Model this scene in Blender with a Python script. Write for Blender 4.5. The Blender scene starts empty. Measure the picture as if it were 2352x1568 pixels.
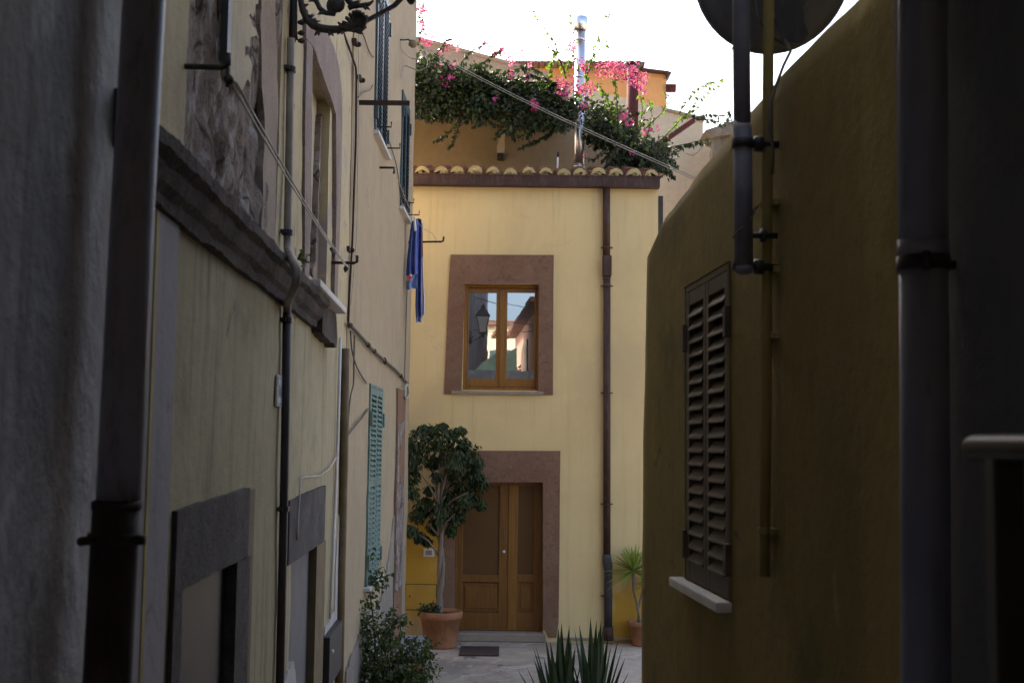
import bpy, math, random
from mathutils import Vector, Matrix, noise
random.seed(11)
sc = bpy.context.scene
COL = sc.collection

# ------------------------------------------------------------------ camera, sky, sun, exposure
FPX, CX, CY = 2770.0, 1176.0, 784.0          # focal length and centre in the units of a 2352 x 1568 picture
PITCH, ROLL = math.atan(237 / FPX), 0.012
EYE = Vector((0, 0, 2.7))
ROT = Matrix.Rotation(math.pi / 2 + PITCH, 3, 'X') @ Matrix.Rotation(ROLL, 3, 'Z')
cd = bpy.data.cameras.new('camera'); cam = bpy.data.objects.new('camera', cd); COL.objects.link(cam)
cam.matrix_world = Matrix.Translation(EYE) @ ROT.to_4x4()
cd.sensor_width = 36; cd.lens = FPX / 2352 * 36
cd.clip_start = 0.05; cd.clip_end = 2000
cd.dof.use_dof = True; cd.dof.focus_distance = 12.5; cd.dof.aperture_fstop = 4.5
sc.camera = cam

SUN_EL, SUN_AZ = math.radians(33), math.radians(-38)
w = bpy.data.worlds.new("World"); sc.world = w; w.use_nodes = True
nt = w.node_tree; nt.nodes.clear()
sky = nt.nodes.new('ShaderNodeTexSky'); sky.sky_type = 'NISHITA'; sky.sun_disc = False
sky.sun_elevation = SUN_EL; sky.sun_rotation = SUN_AZ
sky.air_density = 0.75; sky.dust_density = 5.0; sky.ozone_density = 0.0
bg = nt.nodes.new('ShaderNodeBackground'); bg.inputs[1].default_value = 0.12
wo = nt.nodes.new('ShaderNodeOutputWorld')
nt.links.new(sky.outputs[0], bg.inputs[0]); nt.links.new(bg.outputs[0], wo.inputs[0])
sl = bpy.data.lights.new('sun', 'SUN'); sl.energy = 3.0; sl.angle = math.radians(0.5); sl.color = (1, .93, .82)
so = bpy.data.objects.new('sun', sl); COL.objects.link(so); so.location = (-20, 30, 30)
sdir = Vector((math.sin(SUN_AZ) * math.cos(SUN_EL), math.cos(SUN_AZ) * math.cos(SUN_EL), math.sin(SUN_EL)))
so.rotation_euler = sdir.to_track_quat('Z', 'Y').to_euler()
sc.view_settings.view_transform = 'Standard'; sc.view_settings.look = 'None'
sc.view_settings.gamma = 1; sc.view_settings.use_curve_mapping = False
sc.view_settings.exposure = 2.46
try:
    sc.cycles.max_bounces = 10; sc.cycles.diffuse_bounces = 6; sc.cycles.transparent_max_bounces = 16
except Exception: pass

# ------------------------------------------------------------------ helpers
def ray(px, py):
    return (ROT @ Vector(((px - CX) / FPX, -(py - CY) / FPX, -1))).normalized()
def at_y(px, py, Y):
    d = ray(px, py); return EYE + d * (Y / d.y)
def at_z(px, py, Z):
    d = ray(px, py); return EYE + d * ((Z - EYE.z) / d.z)

class Wall:
    """A vertical plane: s runs along it, z is up, d is out of it towards the alley."""
    def __init__(s, o, u, n_sign):
        s.o = Vector((o[0], o[1], 0)); s.u = Vector((u[0], u[1], 0)).normalized()
        s.n = Vector((s.u.y, -s.u.x, 0)) * n_sign
    def p(s, a, z, d=0): return s.o + s.u * a + s.n * d + Vector((0, 0, z))
    def px(s, x, y, d=0):
        r = ray(x, y); t = (s.o + s.n * d - EYE).dot(s.n) / r.dot(s.n); h = EYE + r * t
        return ((h - s.o).dot(s.u), h.z)
    def P(s, x, y, d=0): a, z = s.px(x, y, d); return s.p(a, z, d)

WB = Wall((-1.36, 9.76), (-.0365, 1), 1)       # near left house
WC = Wall((-1.32, 15.5), (.007, 1), 1)         # far left house
WR = Wall((.82, 7.4), (-.0718, 1), -1)         # right-hand houses
WF = Wall((0, 16.9), (1, 0), 1)                # front of the yellow house
if WF.n.y > 0: WF.n = -WF.n

WL = {}
class MB:
    def __init__(s): s.v = []; s.f = []
    def add(s, vs, fs):
        b = len(s.v); s.v += [tuple(v) for v in vs]; s.f += [tuple(i + b for i in f) for f in fs]
    def hexa(s, c): s.add(c, [(0, 1, 2, 3), (7, 6, 5, 4), (0, 4, 5, 1), (1, 5, 6, 2), (2, 6, 7, 3), (3, 7, 4, 0)])
    def box(s, W, a0, a1, z0, z1, d0, d1):
        s.hexa([W.p(a0, z0, d0), W.p(a1, z0, d0), W.p(a1, z1, d0), W.p(a0, z1, d0),
                W.p(a0, z0, d1), W.p(a1, z0, d1), W.p(a1, z1, d1), W.p(a0, z1, d1)])
    def abox(s, x0, x1, y0, y1, z0, z1):
        s.hexa([Vector(p) for p in ((x0, y0, z0), (x1, y0, z0), (x1, y1, z0), (x0, y1, z0), (x0, y0, z1), (x1, y0, z1), (x1, y1, z1), (x0, y1, z1))])
    def prism(s, W, poly, d0, d1):
        n = len(poly); vs = [W.p(a, z, d0) for a, z in poly] + [W.p(a, z, d1) for a, z in poly]
        s.add(vs, [tuple(range(n)), tuple(range(2 * n - 1, n - 1, -1))] + [(i, (i + 1) % n, n + (i + 1) % n, n + i) for i in range(n)])
    def tube(s, pts, r, n=8, caps=True):
        pts = [Vector(p) for p in pts]; m = len(pts); rs = r if isinstance(r, (list, tuple)) else [r] * m
        vs = []; fr = None
        for i, p in enumerate(pts):
            t = (pts[min(i + 1, m - 1)] - pts[max(i - 1, 0)])
            t = t.normalized() if t.length > 1e-9 else Vector((0, 0, 1))
            if fr is None:
                fr = t.orthogonal().normalized()
            else:
                fr = fr - t * fr.dot(t); fr = fr.normalized() if fr.length > 1e-6 else t.orthogonal().normalized()
            b = t.cross(fr)
            for k in range(n):
                a = 2 * math.pi * k / n; vs.append(p + (fr * math.cos(a) + b * math.sin(a)) * rs[i])
        fs = [(i * n + k, i * n + (k + 1) % n, (i + 1) * n + (k + 1) % n, (i + 1) * n + k) for i in range(m - 1) for k in range(n)]
        if caps: fs += [tuple(range(n - 1, -1, -1)), tuple(range((m - 1) * n, m * n))]
        s.add(vs, fs)
    def lathe(s, base, prof, n=24, ax=None):
        base = Vector(base); ax = Vector(ax or (0, 0, 1)).normalized(); e = ax.orthogonal().normalized(); g = ax.cross(e)
        vs = [base + ax * z + (e * math.cos(2 * math.pi * k / n) + g * math.sin(2 * math.pi * k / n)) * r for r, z in prof for k in range(n)]
        m = len(prof)
        fs = [(i * n + k, i * n + (k + 1) % n, (i + 1) * n + (k + 1) % n, (i + 1) * n + k) for i in range(m - 1) for k in range(n)]
        s.add(vs, fs)
    def leaf(s, c, d, up, L, wd, fold=.18):
        d = d.normalized(); sd = d.cross(up)
        sd = sd.normalized() if sd.length > 1e-4 else d.orthogonal().normalized()
        u = sd.cross(d)
        s.add([c, c + d * L * .4 + sd * wd * .5 + u * fold * wd, c + d * L - u * L * .12, c + d * L * .4 - sd * wd * .5 + u * fold * wd], [(0, 1, 2), (0, 2, 3)])
    def blade(s, c, d, L, wd, bend=.2, seg=6, up=Vector((0, 0, 1))):
        d = d.normalized(); sd = d.cross(up)
        sd = sd.normalized() if sd.length > 1e-3 else Vector((1, 0, 0))
        sd = (sd + Vector((random.uniform(-.5, .5), random.uniform(-.5, .5), 0)) * .8).normalized()
        nn = sd.cross(d); vs = []
        for i in range(seg + 1):
            t = i / seg; p = c + d * L * t + Vector((0, 0, -1)) * bend * L * t * t
            wv = wd * (.55 + .9 * t if t < .45 else .955 * (1 - ((t - .45) / .55) ** 1.5)) * .5 + .0004
            vs += [p + sd * wv + nn * wv * .5, p, p - sd * wv + nn * wv * .5]
        fs = []
        for i in range(seg):
            a = i * 3; fs += [(a, a + 1, a + 4, a + 3), (a + 1, a + 2, a + 5, a + 4)]
        s.add(vs, fs)
    def build(s, name, mat, parent=None, smooth=False, bevel=0, base=None):
        off = WL[parent.name] if parent else Vector(base or (0, 0, 0))
        me = bpy.data.meshes.new(name); me.from_pydata([(v[0] - off.x, v[1] - off.y, v[2] - off.z) for v in s.v], [], s.f)
        me.materials.append(mat); me.validate(); me.update()
        if smooth: me.polygons.foreach_set('use_smooth', [True] * len(me.polygons))
        o = bpy.data.objects.new(name, me); COL.objects.link(o)
        if parent: o.parent = parent; WL[o.name] = off
        else: o.location = off; WL[o.name] = off
        if bevel:
            b = o.modifiers.new('bevel', 'BEVEL'); b.width = bevel; b.segments = 2; b.limit_method = 'ANGLE'; b.angle_limit = math.radians(35)
        return o

def tag(o, label, cat, group=None):
    o['label'] = label; o['category'] = cat
    if group: o['group'] = group
    return o
def thing(name, label, cat, loc, group=None):
    o = bpy.data.objects.new(name, None); COL.objects.link(o); o.location = loc; o.empty_display_size = .1
    WL[o.name] = Vector(loc); return tag(o, label, cat, group)
def struct(o, kind='structure'): o['kind'] = kind; return o

def wall_sheet(mb, W, a0, a1, z0, z1, holes=(), d=0, th=.35, step=.16, amp=.006, seed=0, freq=1.3):
    """Front of a plastered wall as a slightly uneven sheet with recesses; holes are (a0,a1,z0,z1,depth)."""
    def lines(lo, hi, ex):
        L = sorted({lo, hi} | {x for x in ex if lo < x < hi}); out = []
        for i in range(len(L) - 1):
            k = max(1, int(round((L[i + 1] - L[i]) / step)))
            out += [L[i] + (L[i + 1] - L[i]) * j / k for j in range(k)]
        return out + [L[-1]]
    A = lines(a0, a1, [h[0] for h in holes] + [h[1] for h in holes])
    Z = lines(z0, z1, [h[2] for h in holes] + [h[3] for h in holes])
    def dd(a, z): return d + amp * (noise.noise(Vector((a * freq + seed, z * freq, seed * 3.1))) + .5 * noise.noise(Vector((a * 3.7 + seed, z * 3.7, 1.7))))
    idx = {}; vs = []; fs = []
    def V(a, z, e=None):
        k = (round(a, 5), round(z, 5), e)
        if k not in idx: idx[k] = len(vs); vs.append(W.p(a, z, dd(a, z) if e is None else e))
        return idx[k]
    eps = 1e-5
    def inside(a, z): return any(h[0] - eps < a < h[1] + eps and h[2] - eps < z < h[3] + eps for h in holes)
    for i in range(len(A) - 1):
        for j in range(len(Z) - 1):
            if not inside((A[i] + A[i + 1]) / 2, (Z[j] + Z[j + 1]) / 2):
                fs.append((V(A[i], Z[j]), V(A[i + 1], Z[j]), V(A[i + 1], Z[j + 1]), V(A[i], Z[j + 1])))
    for h in holes:
        e = d - h[4]
        for i in range(len(A) - 1):
            if A[i] >= h[0] - eps and A[i + 1] <= h[1] + eps:
                for z in (h[2], h[3]): fs.append((V(A[i], z), V(A[i + 1], z), V(A[i + 1], z, e), V(A[i], z, e)))
        for j in range(len(Z) - 1):
            if Z[j] >= h[2] - eps and Z[j + 1] <= h[3] + eps:
                for a in (h[0], h[1]): fs.append((V(a, Z[j]), V(a, Z[j + 1]), V(a, Z[j + 1], e), V(a, Z[j], e)))
    b = d - th
    for i in range(len(A) - 1):
        for z in (z0, z1): fs.append((V(A[i], z), V(A[i + 1], z), V(A[i + 1], z, b), V(A[i], z, b)))
    for j in range(len(Z) - 1):
        for a in (a0, a1): fs.append((V(a, Z[j]), V(a, Z[j + 1]), V(a, Z[j + 1], b), V(a, Z[j], b)))
    fs.append((V(a0, z0, b), V(a1, z0, b), V(a1, z1, b), V(a0, z1, b)))
    mb.add(vs, fs)

def jag(poly, amp, seg, seed=0):
    out = []
    for i, (a, z) in enumerate(poly):
        b, y = poly[(i + 1) % len(poly)]
        n = max(1, int(math.hypot(b - a, y - z) / seg))
        for k in range(n):
            t = k / n; x = a + (b - a) * t; q = z + (y - z) * t
            out.append((x + amp * noise.noise(Vector((x * 9 + seed, q * 9, 0.3))) * 2, q + amp * noise.noise(Vector((x * 9, q * 9 + seed, 5.1))) * 2))
    return out

# ------------------------------------------------------------------ materials
def base(name, rough=.9, spec=.25):
    m = bpy.data.materials.new(name); m.use_nodes = True; n = m.node_tree
    b = n.nodes['Principled BSDF']; b.inputs['Roughness'].default_value = rough; b.inputs['Specular IOR Level'].default_value = spec
    return m, n, b
def rgb(c): return (c[0], c[1], c[2], 1)
def coords(n, scale=(1, 1, 1)):
    tc = n.nodes.new('ShaderNodeTexCoord'); mp = n.nodes.new('ShaderNodeMapping'); mp.inputs['Scale'].default_value = scale
    n.links.new(tc.outputs['Object'], mp.inputs[0]); return mp.outputs[0]
def noise_n(n, vec, scale, detail=5, rough=.55, dist=0):
    t = n.nodes.new('ShaderNodeTexNoise'); t.inputs['Scale'].default_value = scale; t.inputs['Detail'].default_value = detail
    t.inputs['Roughness'].default_value = rough; t.inputs['Distortion'].default_value = dist; n.links.new(vec, t.inputs['Vector']); return t.outputs[0]
def ramp(n, fac, lo, hi, a=0, b=1):
    r = n.nodes.new('ShaderNodeMapRange'); r.inputs[1].default_value = lo; r.inputs[2].default_value = hi; r.inputs[3].default_value = a; r.inputs[4].default_value = b
    r.interpolation_type = 'SMOOTHSTEP'; n.links.new(fac, r.inputs[0]); return r.outputs[0]
def mix(n, fac, a, b, mode='MIX'):
    x = n.nodes.new('ShaderNodeMix'); x.data_type = 'RGBA'; x.blend_type = mode
    if isinstance(fac, float) or isinstance(fac, int): x.inputs[0].default_value = fac
    else: n.links.new(fac, x.inputs[0])
    for v, i in ((a, 6), (b, 7)):
        if isinstance(v, tuple): x.inputs[i].default_value = rgb(v)
        else: n.links.new(v, x.inputs[i])
    return x.outputs[2]
def bumpn(n, b, h, strength, dist=.01, prev=None):
    x = n.nodes.new('ShaderNodeBump'); x.inputs['Strength'].default_value = strength; x.inputs['Distance'].default_value = dist
    n.links.new(h, x.inputs['Height'])
    if prev is not None: n.links.new(prev, x.inputs['Normal'])
    n.links.new(x.outputs[0], b.inputs['Normal']); return x.outputs[0]

def plaster(name, c1, c2, streak=None, patch=None, bump=.35, scale=1.1, grain=55, rough=.92, speck=None, low=None, fine_mix=.35):
    """Lime plaster: cloudy base, vertical run-off streaks, worn patches with an edge of their own, grain."""
    m, n, b = base(name, rough, .2)
    v = coords(n); big = noise_n(n, v, scale, 6, .6, .3)
    col = mix(n, ramp(n, big, .3, .7), c1, c2)
    fine = noise_n(n, v, 9, 6, .65)
    col = mix(n, ramp(n, fine, .35, .75, 0, fine_mix), col, tuple(x * .72 for x in c2))
    if streak:
        vs = coords(n, (6.5, 6.5, .35)); st = noise_n(n, vs, 1.6, 5, .6)
        col = mix(n, ramp(n, st, .5, .78, 0, streak[1]), col, streak[0])
    if low:                                    # (colour, amount): warm bounced light painted into the lower corners, left and right of the door
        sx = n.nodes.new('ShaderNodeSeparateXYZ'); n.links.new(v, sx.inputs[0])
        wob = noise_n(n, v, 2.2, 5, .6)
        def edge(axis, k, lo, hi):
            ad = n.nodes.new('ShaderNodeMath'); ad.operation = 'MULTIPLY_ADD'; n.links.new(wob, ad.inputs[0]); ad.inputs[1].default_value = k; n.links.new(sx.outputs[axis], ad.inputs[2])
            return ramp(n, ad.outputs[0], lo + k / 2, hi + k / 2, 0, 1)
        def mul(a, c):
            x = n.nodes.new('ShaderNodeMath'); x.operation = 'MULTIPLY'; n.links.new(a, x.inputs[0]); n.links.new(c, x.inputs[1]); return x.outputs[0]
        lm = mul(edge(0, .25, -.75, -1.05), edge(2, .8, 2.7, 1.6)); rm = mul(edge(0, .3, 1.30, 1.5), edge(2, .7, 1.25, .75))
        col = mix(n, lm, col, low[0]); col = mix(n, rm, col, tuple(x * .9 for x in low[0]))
    hgt = fine
    if patch:
        for pc, ps, lo, hi in patch:
            pn = noise_n(n, v, ps, 8, .62, .6); f = ramp(n, pn, lo, hi); col = mix(n, f, col, pc)
    if speck: col = mix(n, ramp(n, noise_n(n, v, 30, 3, .6), .62, .72, 0, .6), col, speck)
    n.links.new(col, b.inputs['Base Color'])
    g = noise_n(n, v, grain, 4, .6)
    p = bumpn(n, b, g, bump, .004); bumpn(n, b, fine, bump * 1.2, .015, p)
    return m

def stone(name, c1, c2, c3, scale=3, bump=.6, speck=True):
    m, n, b = base(name, .9, .2); v = coords(n)
    a = noise_n(n, v, scale, 8, .65, .5); col = mix(n, ramp(n, a, .3, .7), c1, c2)
    f = noise_n(n, v, scale * 7, 6, .7); col = mix(n, ramp(n, f, .5, .75, 0, .7), col, c3)
    if speck: col = mix(n, ramp(n, noise_n(n, v, 60, 2, .5), .64, .72, 0, .7), col, tuple(min(1, x * 1.7) for x in c2))
    n.links.new(col, b.inputs['Base Color']); p = bumpn(n, b, f, bump, .02); bumpn(n, b, noise_n(n, v, 70, 4), bump * .6, .004, p)
    return m

def paint(name, c, rough=.5, spec=.4, var=.25, dirt=None, metal=0, bump=.05):
    m, n, b = base(name, rough, spec); v = coords(n); b.inputs['Metallic'].default_value = metal
    col = mix(n, ramp(n, noise_n(n, v, 5, 5, .6), .3, .7), tuple(x * (1 - var) for x in c), tuple(min(1, x * (1 + var)) for x in c))
    if dirt:
        col = mix(n, ramp(n, noise_n(n, coords(n, (4, 4, 1)), 6, 7, .65), .48, .66, 0, .85), col, dirt)
    n.links.new(col, b.inputs['Base Color']); bumpn(n, b, noise_n(n, v, 40, 4), bump, .003)
    return m

def wood(name, c1, c2, rough=.42, axis='z', spec=.4):
    m, n, b = base(name, rough, spec)
    sc_ = {'z': (16, 16, .9), 'x': (.9, 16, 16)}[axis]
    g = noise_n(n, coords(n, sc_), 2.2, 6, .6, .6)
    n.links.new(mix(n, ramp(n, g, .32, .68), c1, c2), b.inputs['Base Color']); bumpn(n, b, g, .12, .004)
    return m

def leafy(name, c1, c2, trans=.35, rough=.45, spec=.35):
    m, n, b = base(name, rough, spec)
    gi = n.nodes.new('ShaderNodeNewGeometry')
    col = mix(n, gi.outputs['Random Per Island'], c1, c2); n.links.new(col, b.inputs['Base Color'])
    t = n.nodes.new('ShaderNodeBsdfTranslucent'); n.links.new(mix(n, .55, col, (c2[0] * 1.6, c2[1] * 1.9, c2[2] * .5)), t.inputs[0])
    x = n.nodes.new('ShaderNodeMixShader'); x.inputs[0].default_value = trans
    n.links.new(b.outputs[0], x.inputs[1]); n.links.new(t.outputs[0], x.inputs[2]); n.links.new(x.outputs[0], n.nodes['Material Output'].inputs[0])
    return m

M = {}
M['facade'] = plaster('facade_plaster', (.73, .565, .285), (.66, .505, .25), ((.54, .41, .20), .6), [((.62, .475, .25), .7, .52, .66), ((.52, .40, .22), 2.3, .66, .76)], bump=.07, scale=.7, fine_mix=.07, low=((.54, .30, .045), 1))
M['hatch'] = paint('hatch_enamel', (.52, .29, .05), .7, .2, .06)
M['stone_red'] = stone('trachyte', (.18, .10, .064), (.23, .135, .088), (.105, .06, .04), 2.2, .6)
M['wood'] = wood('oak_wood', (.20, .085, .013), (.27, .125, .022))
M['wood_dark'] = wood('door_wood', (.15, .062, .011), (.215, .094, .018))
M['gutter'] = paint('brown_enamel', (.058, .029, .023), .6, .25, .2, (.085, .055, .045))
M['tile'] = stone('clay_tile', (.16, .075, .05), (.23, .12, .075), (.10, .06, .045), 4, .5)
M['mortar'] = stone('lichen_mortar', (.50, .375, .155), (.40, .32, .16), (.22, .17, .09), 14, .8)
M['plB'] = plaster('yellow_limewash', (.38, .335, .21), (.31, .27, .17), ((.15, .13, .075), .9), [((.25, .22, .14), 1.1, .56, .70), ((.17, .15, .11), 2.6, .66, .74), ((.44, .40, .30), 3.4, .70, .73)], bump=.45, scale=.9)
M['plBu'] = plaster('worn_upper_plaster', (.46, .385, .22), (.40, .34, .22), ((.26, .21, .15), .7), [((.33, .29, .24), 1.6, .56, .6), ((.22, .16, .13), 2.4, .64, .67)], bump=.5)
M['plC'] = plaster('beige_render', (.37, .30, .195), (.325, .26, .17), ((.23, .19, .13), .75), [((.30, .25, .18), .8, .58, .70), ((.22, .18, .13), 1.7, .64, .74)], bump=.3, scale=.8)
M['plC_low'] = plaster('damp_grey_render', (.30, .26, .21), (.20, .175, .15), ((.10, .09, .08), .9), [((.42, .38, .32), 2.6, .62, .66), ((.13, .11, .10), 1.9, .6, .68)], bump=.6)
M['ochre'] = plaster('ochre_render', (.235, .178, .056), (.185, .14, .046), ((.12, .10, .035), .3), [((.135, .115, .042), 1.0, .54, .72), ((.25, .20, .06), 2.1, .62, .70), ((.10, .085, .04), 4.0, .66, .70)], bump=.4, grain=60, scale=.8, speck=(.10, .08, .04))
M['greywall'] = plaster('rough_grey_render', (.48, .48, .475), (.33, .325, .315), ((.19, .165, .145), .9), [((.60, .60, .59), 1.2, .54, .66), ((.27, .215, .175), .9, .56, .70)], bump=1.0, scale=1.0, grain=20, speck=(.22, .2, .18))
M['greywall_r'] = plaster('dark_grey_render', (.19, .195, .205), (.155, .158, .165), ((.14, .13, .12), .6), bump=.4)
M['pilaster'] = plaster('lilac_grey_render', (.33, .31, .325), (.28, .27, .28), ((.19, .175, .165), .7), [((.24, .21, .18), 2.0, .62, .66)], bump=.35)
M['yellow_line'] = paint('yellow_paint', (.36, .29, .10), .8, .2)
M['cornice'] = stone('black_cornice', (.038, .03, .027), (.10, .08, .07), (.016, .013, .012), 2.4, 1.0)
def decayed(name):
    m, n, b = base(name, .95, .12); v = coords(n); vs = coords(n, (1, 1, .75))
    a = noise_n(n, vs, 3.6, 8, .75, .5); col = mix(n, ramp(n, a, .36, .52), (.12, .085, .068), (.26, .21, .18))
    col = mix(n, ramp(n, noise_n(n, vs, 5.5, 8, .7, .8), .54, .58), col, (.36, .33, .31))
    col = mix(n, ramp(n, noise_n(n, v, 7, 8, .75, .6), .60, .64), col, (.34, .24, .13))
    cr = n.nodes.new('ShaderNodeTexVoronoi'); cr.feature = 'DISTANCE_TO_EDGE'; cr.inputs['Scale'].default_value = 3.4
    wv = n.nodes.new('ShaderNodeMix'); wv.data_type = 'RGBA'; wv.inputs[0].default_value = .22; n.links.new(vs, wv.inputs[6])
    t = n.nodes.new('ShaderNodeTexNoise'); t.inputs['Scale'].default_value = 5; n.links.new(v, t.inputs['Vector']); n.links.new(t.outputs[1], wv.inputs[7]); n.links.new(wv.outputs[2], cr.inputs['Vector'])
    col = mix(n, ramp(n, cr.outputs[0], .0, .05, .85, 0), col, (.035, .026, .02))
    col = mix(n, ramp(n, noise_n(n, v, 26, 5, .7), .58, .68, 0, .8), col, (.06, .045, .035))
    n.links.new(col, b.inputs['Base Color']); p = bumpn(n, b, a, .9, .05); p = bumpn(n, b, noise_n(n, v, 14, 8, .7), .9, .02, p); bumpn(n, b, cr.outputs[0], .6, .03, p); return m
M['decay'] = decayed('decayed_stone')
M['stone_grey'] = stone('grey_trachyte', (.19, .15, .13), (.25, .20, .175), (.13, .10, .085), 2.6, .6)
M['lintel'] = stone('dark_lintel', (.065, .058, .057), (.115, .105, .10), (.035, .03, .03), 3.2, .9)
M['patch_cream'] = plaster('cream_patch', (.47, .41, .29), (.40, .35, .25), ((.30, .25, .17), .6), bump=.5, scale=4)
M['patch_brown'] = plaster('brown_patch', (.28, .17, .07), (.22, .13, .06), bump=.6, scale=4)
M['patch_white'] = plaster('white_patch', (.46, .44, .41), (.36, .34, .32), bump=.9, scale=5)
M['iron'] = paint('weathered_iron', (.05, .045, .04), .65, .3, .35, (.03, .024, .02), bump=.3)
M['black'] = paint('black_iron', (.022, .02, .019), .5, .4, .3, (.05, .035, .028))
M['rust'] = paint('rusty_iron', (.04, .024, .018), .8, .25, .35, (.03, .02, .016), bump=.4)
M['pvc'] = paint('grey_pvc', (.26, .285, .335), .46, .4, .06, (.15, .16, .18))
M['pvc_r'] = paint('lilac_pvc', (.20, .215, .285), .5, .4, .06, (.16, .165, .20))
M['cast'] = paint('rusted_cast_iron', (.045, .036, .03), .75, .3, .3, (.02, .014, .011), bump=.4)
M['conduit'] = paint('grey_conduit', (.26, .23, .19), .6, .3, .2)
M['conduit_dark'] = paint('dark_conduit', (.05, .047, .05), .55, .3, .2)
M['conduit_olive'] = paint('olive_pipe', (.135, .10, .055), .75, .25, .2)
M['conduit_ochre'] = paint('ochre_conduit', (.235, .18, .06), .7, .25, .12)
M['mast'] = paint('weathered_mast', (.135, .135, .165), .55, .35, .25)
M['white'] = paint('white_paint', (.62, .61, .60), .6, .35, .1)
M['marble'] = stone('marble', (.60, .58, .55), (.52, .50, .48), (.40, .38, .36), 5, .15, False)
M['cable'] = paint('pale_cable', (.40, .37, .32), .6, .3, .2)
M['cable_dark'] = paint('dark_cable', (.10, .085, .07), .7, .3, .3)
M['teal'] = paint('blue_green_shutter', (.032, .058, .066), .42, .5, .2)
M['green'] = paint('green_shutter', (.115, .19, .165), .55, .4, .2, (.07, .12, .10))
M['brown_sh'] = paint('brown_shutter', (.085, .06, .043), .6, .3, .2, (.07, .05, .04))
M['panel_grey'] = paint('grey_panel', (.026, .026, .028), .6, .3, .12)
M['panel_pale'] = paint('pale_panel', (.115, .115, .118), .7, .25, .1)
M['plaque'] = paint('enamel', (.62, .62, .66), .25, .5, .05)
M['plaque_ink'] = paint('blue_enamel', (.03, .04, .12), .3, .5, .1)
M['dish'] = paint('grey_dish', (.17, .178, .20), .5, .4, .08, (.13, .135, .15))
M['terracotta'] = paint('terracotta', (.36, .155, .075), .8, .25, .18, (.25, .12, .065))
M['soil'] = stone('soil', (.05, .035, .024), (.07, .05, .035), (.03, .02, .015), 20, .8)
M['bark'] = stone('ficus_bark', (.27, .21, .155), (.20, .155, .115), (.13, .10, .075), 9, .5, False)
M['twig'] = paint('twig', (.05, .036, .026), .9, .2, .3)
M['ficus'] = leafy('ficus_leaf', (.014, .025, .008), (.062, .088, .024), .22)
M['bush'] = leafy('bush_leaf', (.022, .038, .010), (.085, .11, .03), .25)
M['boug'] = leafy('bougainvillea_leaf', (.008, .015, .007), (.045, .068, .026), .12)
M['boug_new_lit'] = leafy('bougainvillea_new_leaf_lit', (.04, .07, .018), (.10, .15, .03), .45)  # new shoots, lighter leaf copy with the backlight painted into its colour
M['bract'] = leafy('bougainvillea_bract', (.36, .02, .23), (.60, .14, .36), .35, .6)
M['yucca'] = leafy('yucca_leaf', (.14, .19, .035), (.27, .32, .08), .3)
M['agave'] = leafy('spear_leaf', (.010, .022, .010), (.03, .055, .02), .1)
M['chrome'] = paint('steel_flue', (.70, .70, .72), .28, .5, .04, None, 1)
M['orange'] = plaster('orange_render', (.70, .36, .14), (.64, .32, .12), bump=.25)
M['beige_far'] = plaster('pale_render', (.62, .51, .35), (.56, .45, .31), ((.42, .34, .24), .5), bump=.3)
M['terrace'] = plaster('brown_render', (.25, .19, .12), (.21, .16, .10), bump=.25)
M['weathered'] = stone('weathered_render', (.33, .26, .20), (.26, .21, .165), (.17, .135, .11), 3, .6)
M['rubble'] = stone('rubble', (.28, .22, .16), (.20, .155, .115), (.09, .07, .05), 6, 1.2)
M['column'] = paint('oxblood_steel', (.085, .026, .025), .85, .1, .15)
M['mat'] = stone('doormat_fibre', (.06, .04, .035), (.085, .06, .05), (.04, .03, .025), 30, .6)
M['slate'] = stone('grey_slab', (.33, .32, .34), (.27, .26, .28), (.20, .19, .19), 4, .25, False)
M['brick'] = stone('brick', (.34, .15, .07), (.28, .13, .07), (.20, .12, .08), 8, .6)
M['pink'] = plaster('pink_render', (.70, .45, .34), (.62, .40, .30), bump=.2)
M['mint'] = plaster('mint_render', (.45, .62, .42), (.40, .55, .38), bump=.2)
M['cream'] = plaster('cream_render', (.66, .58, .42), (.58, .50, .36), bump=.2)
M['zinc'] = paint('zinc_rail', (.007, .007, .008), .42, .16, .15)
M['vine_shade'] = stone('black_shade', (.012, .010, .007), (.02, .016, .011), (.008, .006, .005), 12, .8, False)  # near-black, the shade under the vine as a colour
M['dark'] = paint('dark_interior', (.008, .007, .006), .95, .05)
M['rail'] = paint('black_rail', (.012, .013, .013), .4, .4, .2)

# towel
def towel_mat():
    m, n, b = base('blue_towel', .95, .1); v = coords(n)
    n.links.new(mix(n, ramp(n, noise_n(n, v, 8, 4), .35, .65), (.075, .10, .29), (.11, .14, .36)), b.inputs['Base Color'])
    bumpn(n, b, noise_n(n, v, 160, 2), .3, .003); return m
M['towel'] = towel_mat()
M['towel_white'] = paint('white_terry', (.62, .64, .74), .95, .1, .1)
M['towel_red'] = paint('red_print', (.50, .07, .04), .95, .1, .1)
M['towel_sky'] = paint('pale_blue_print', (.22, .30, .55), .95, .1, .15)
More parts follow.
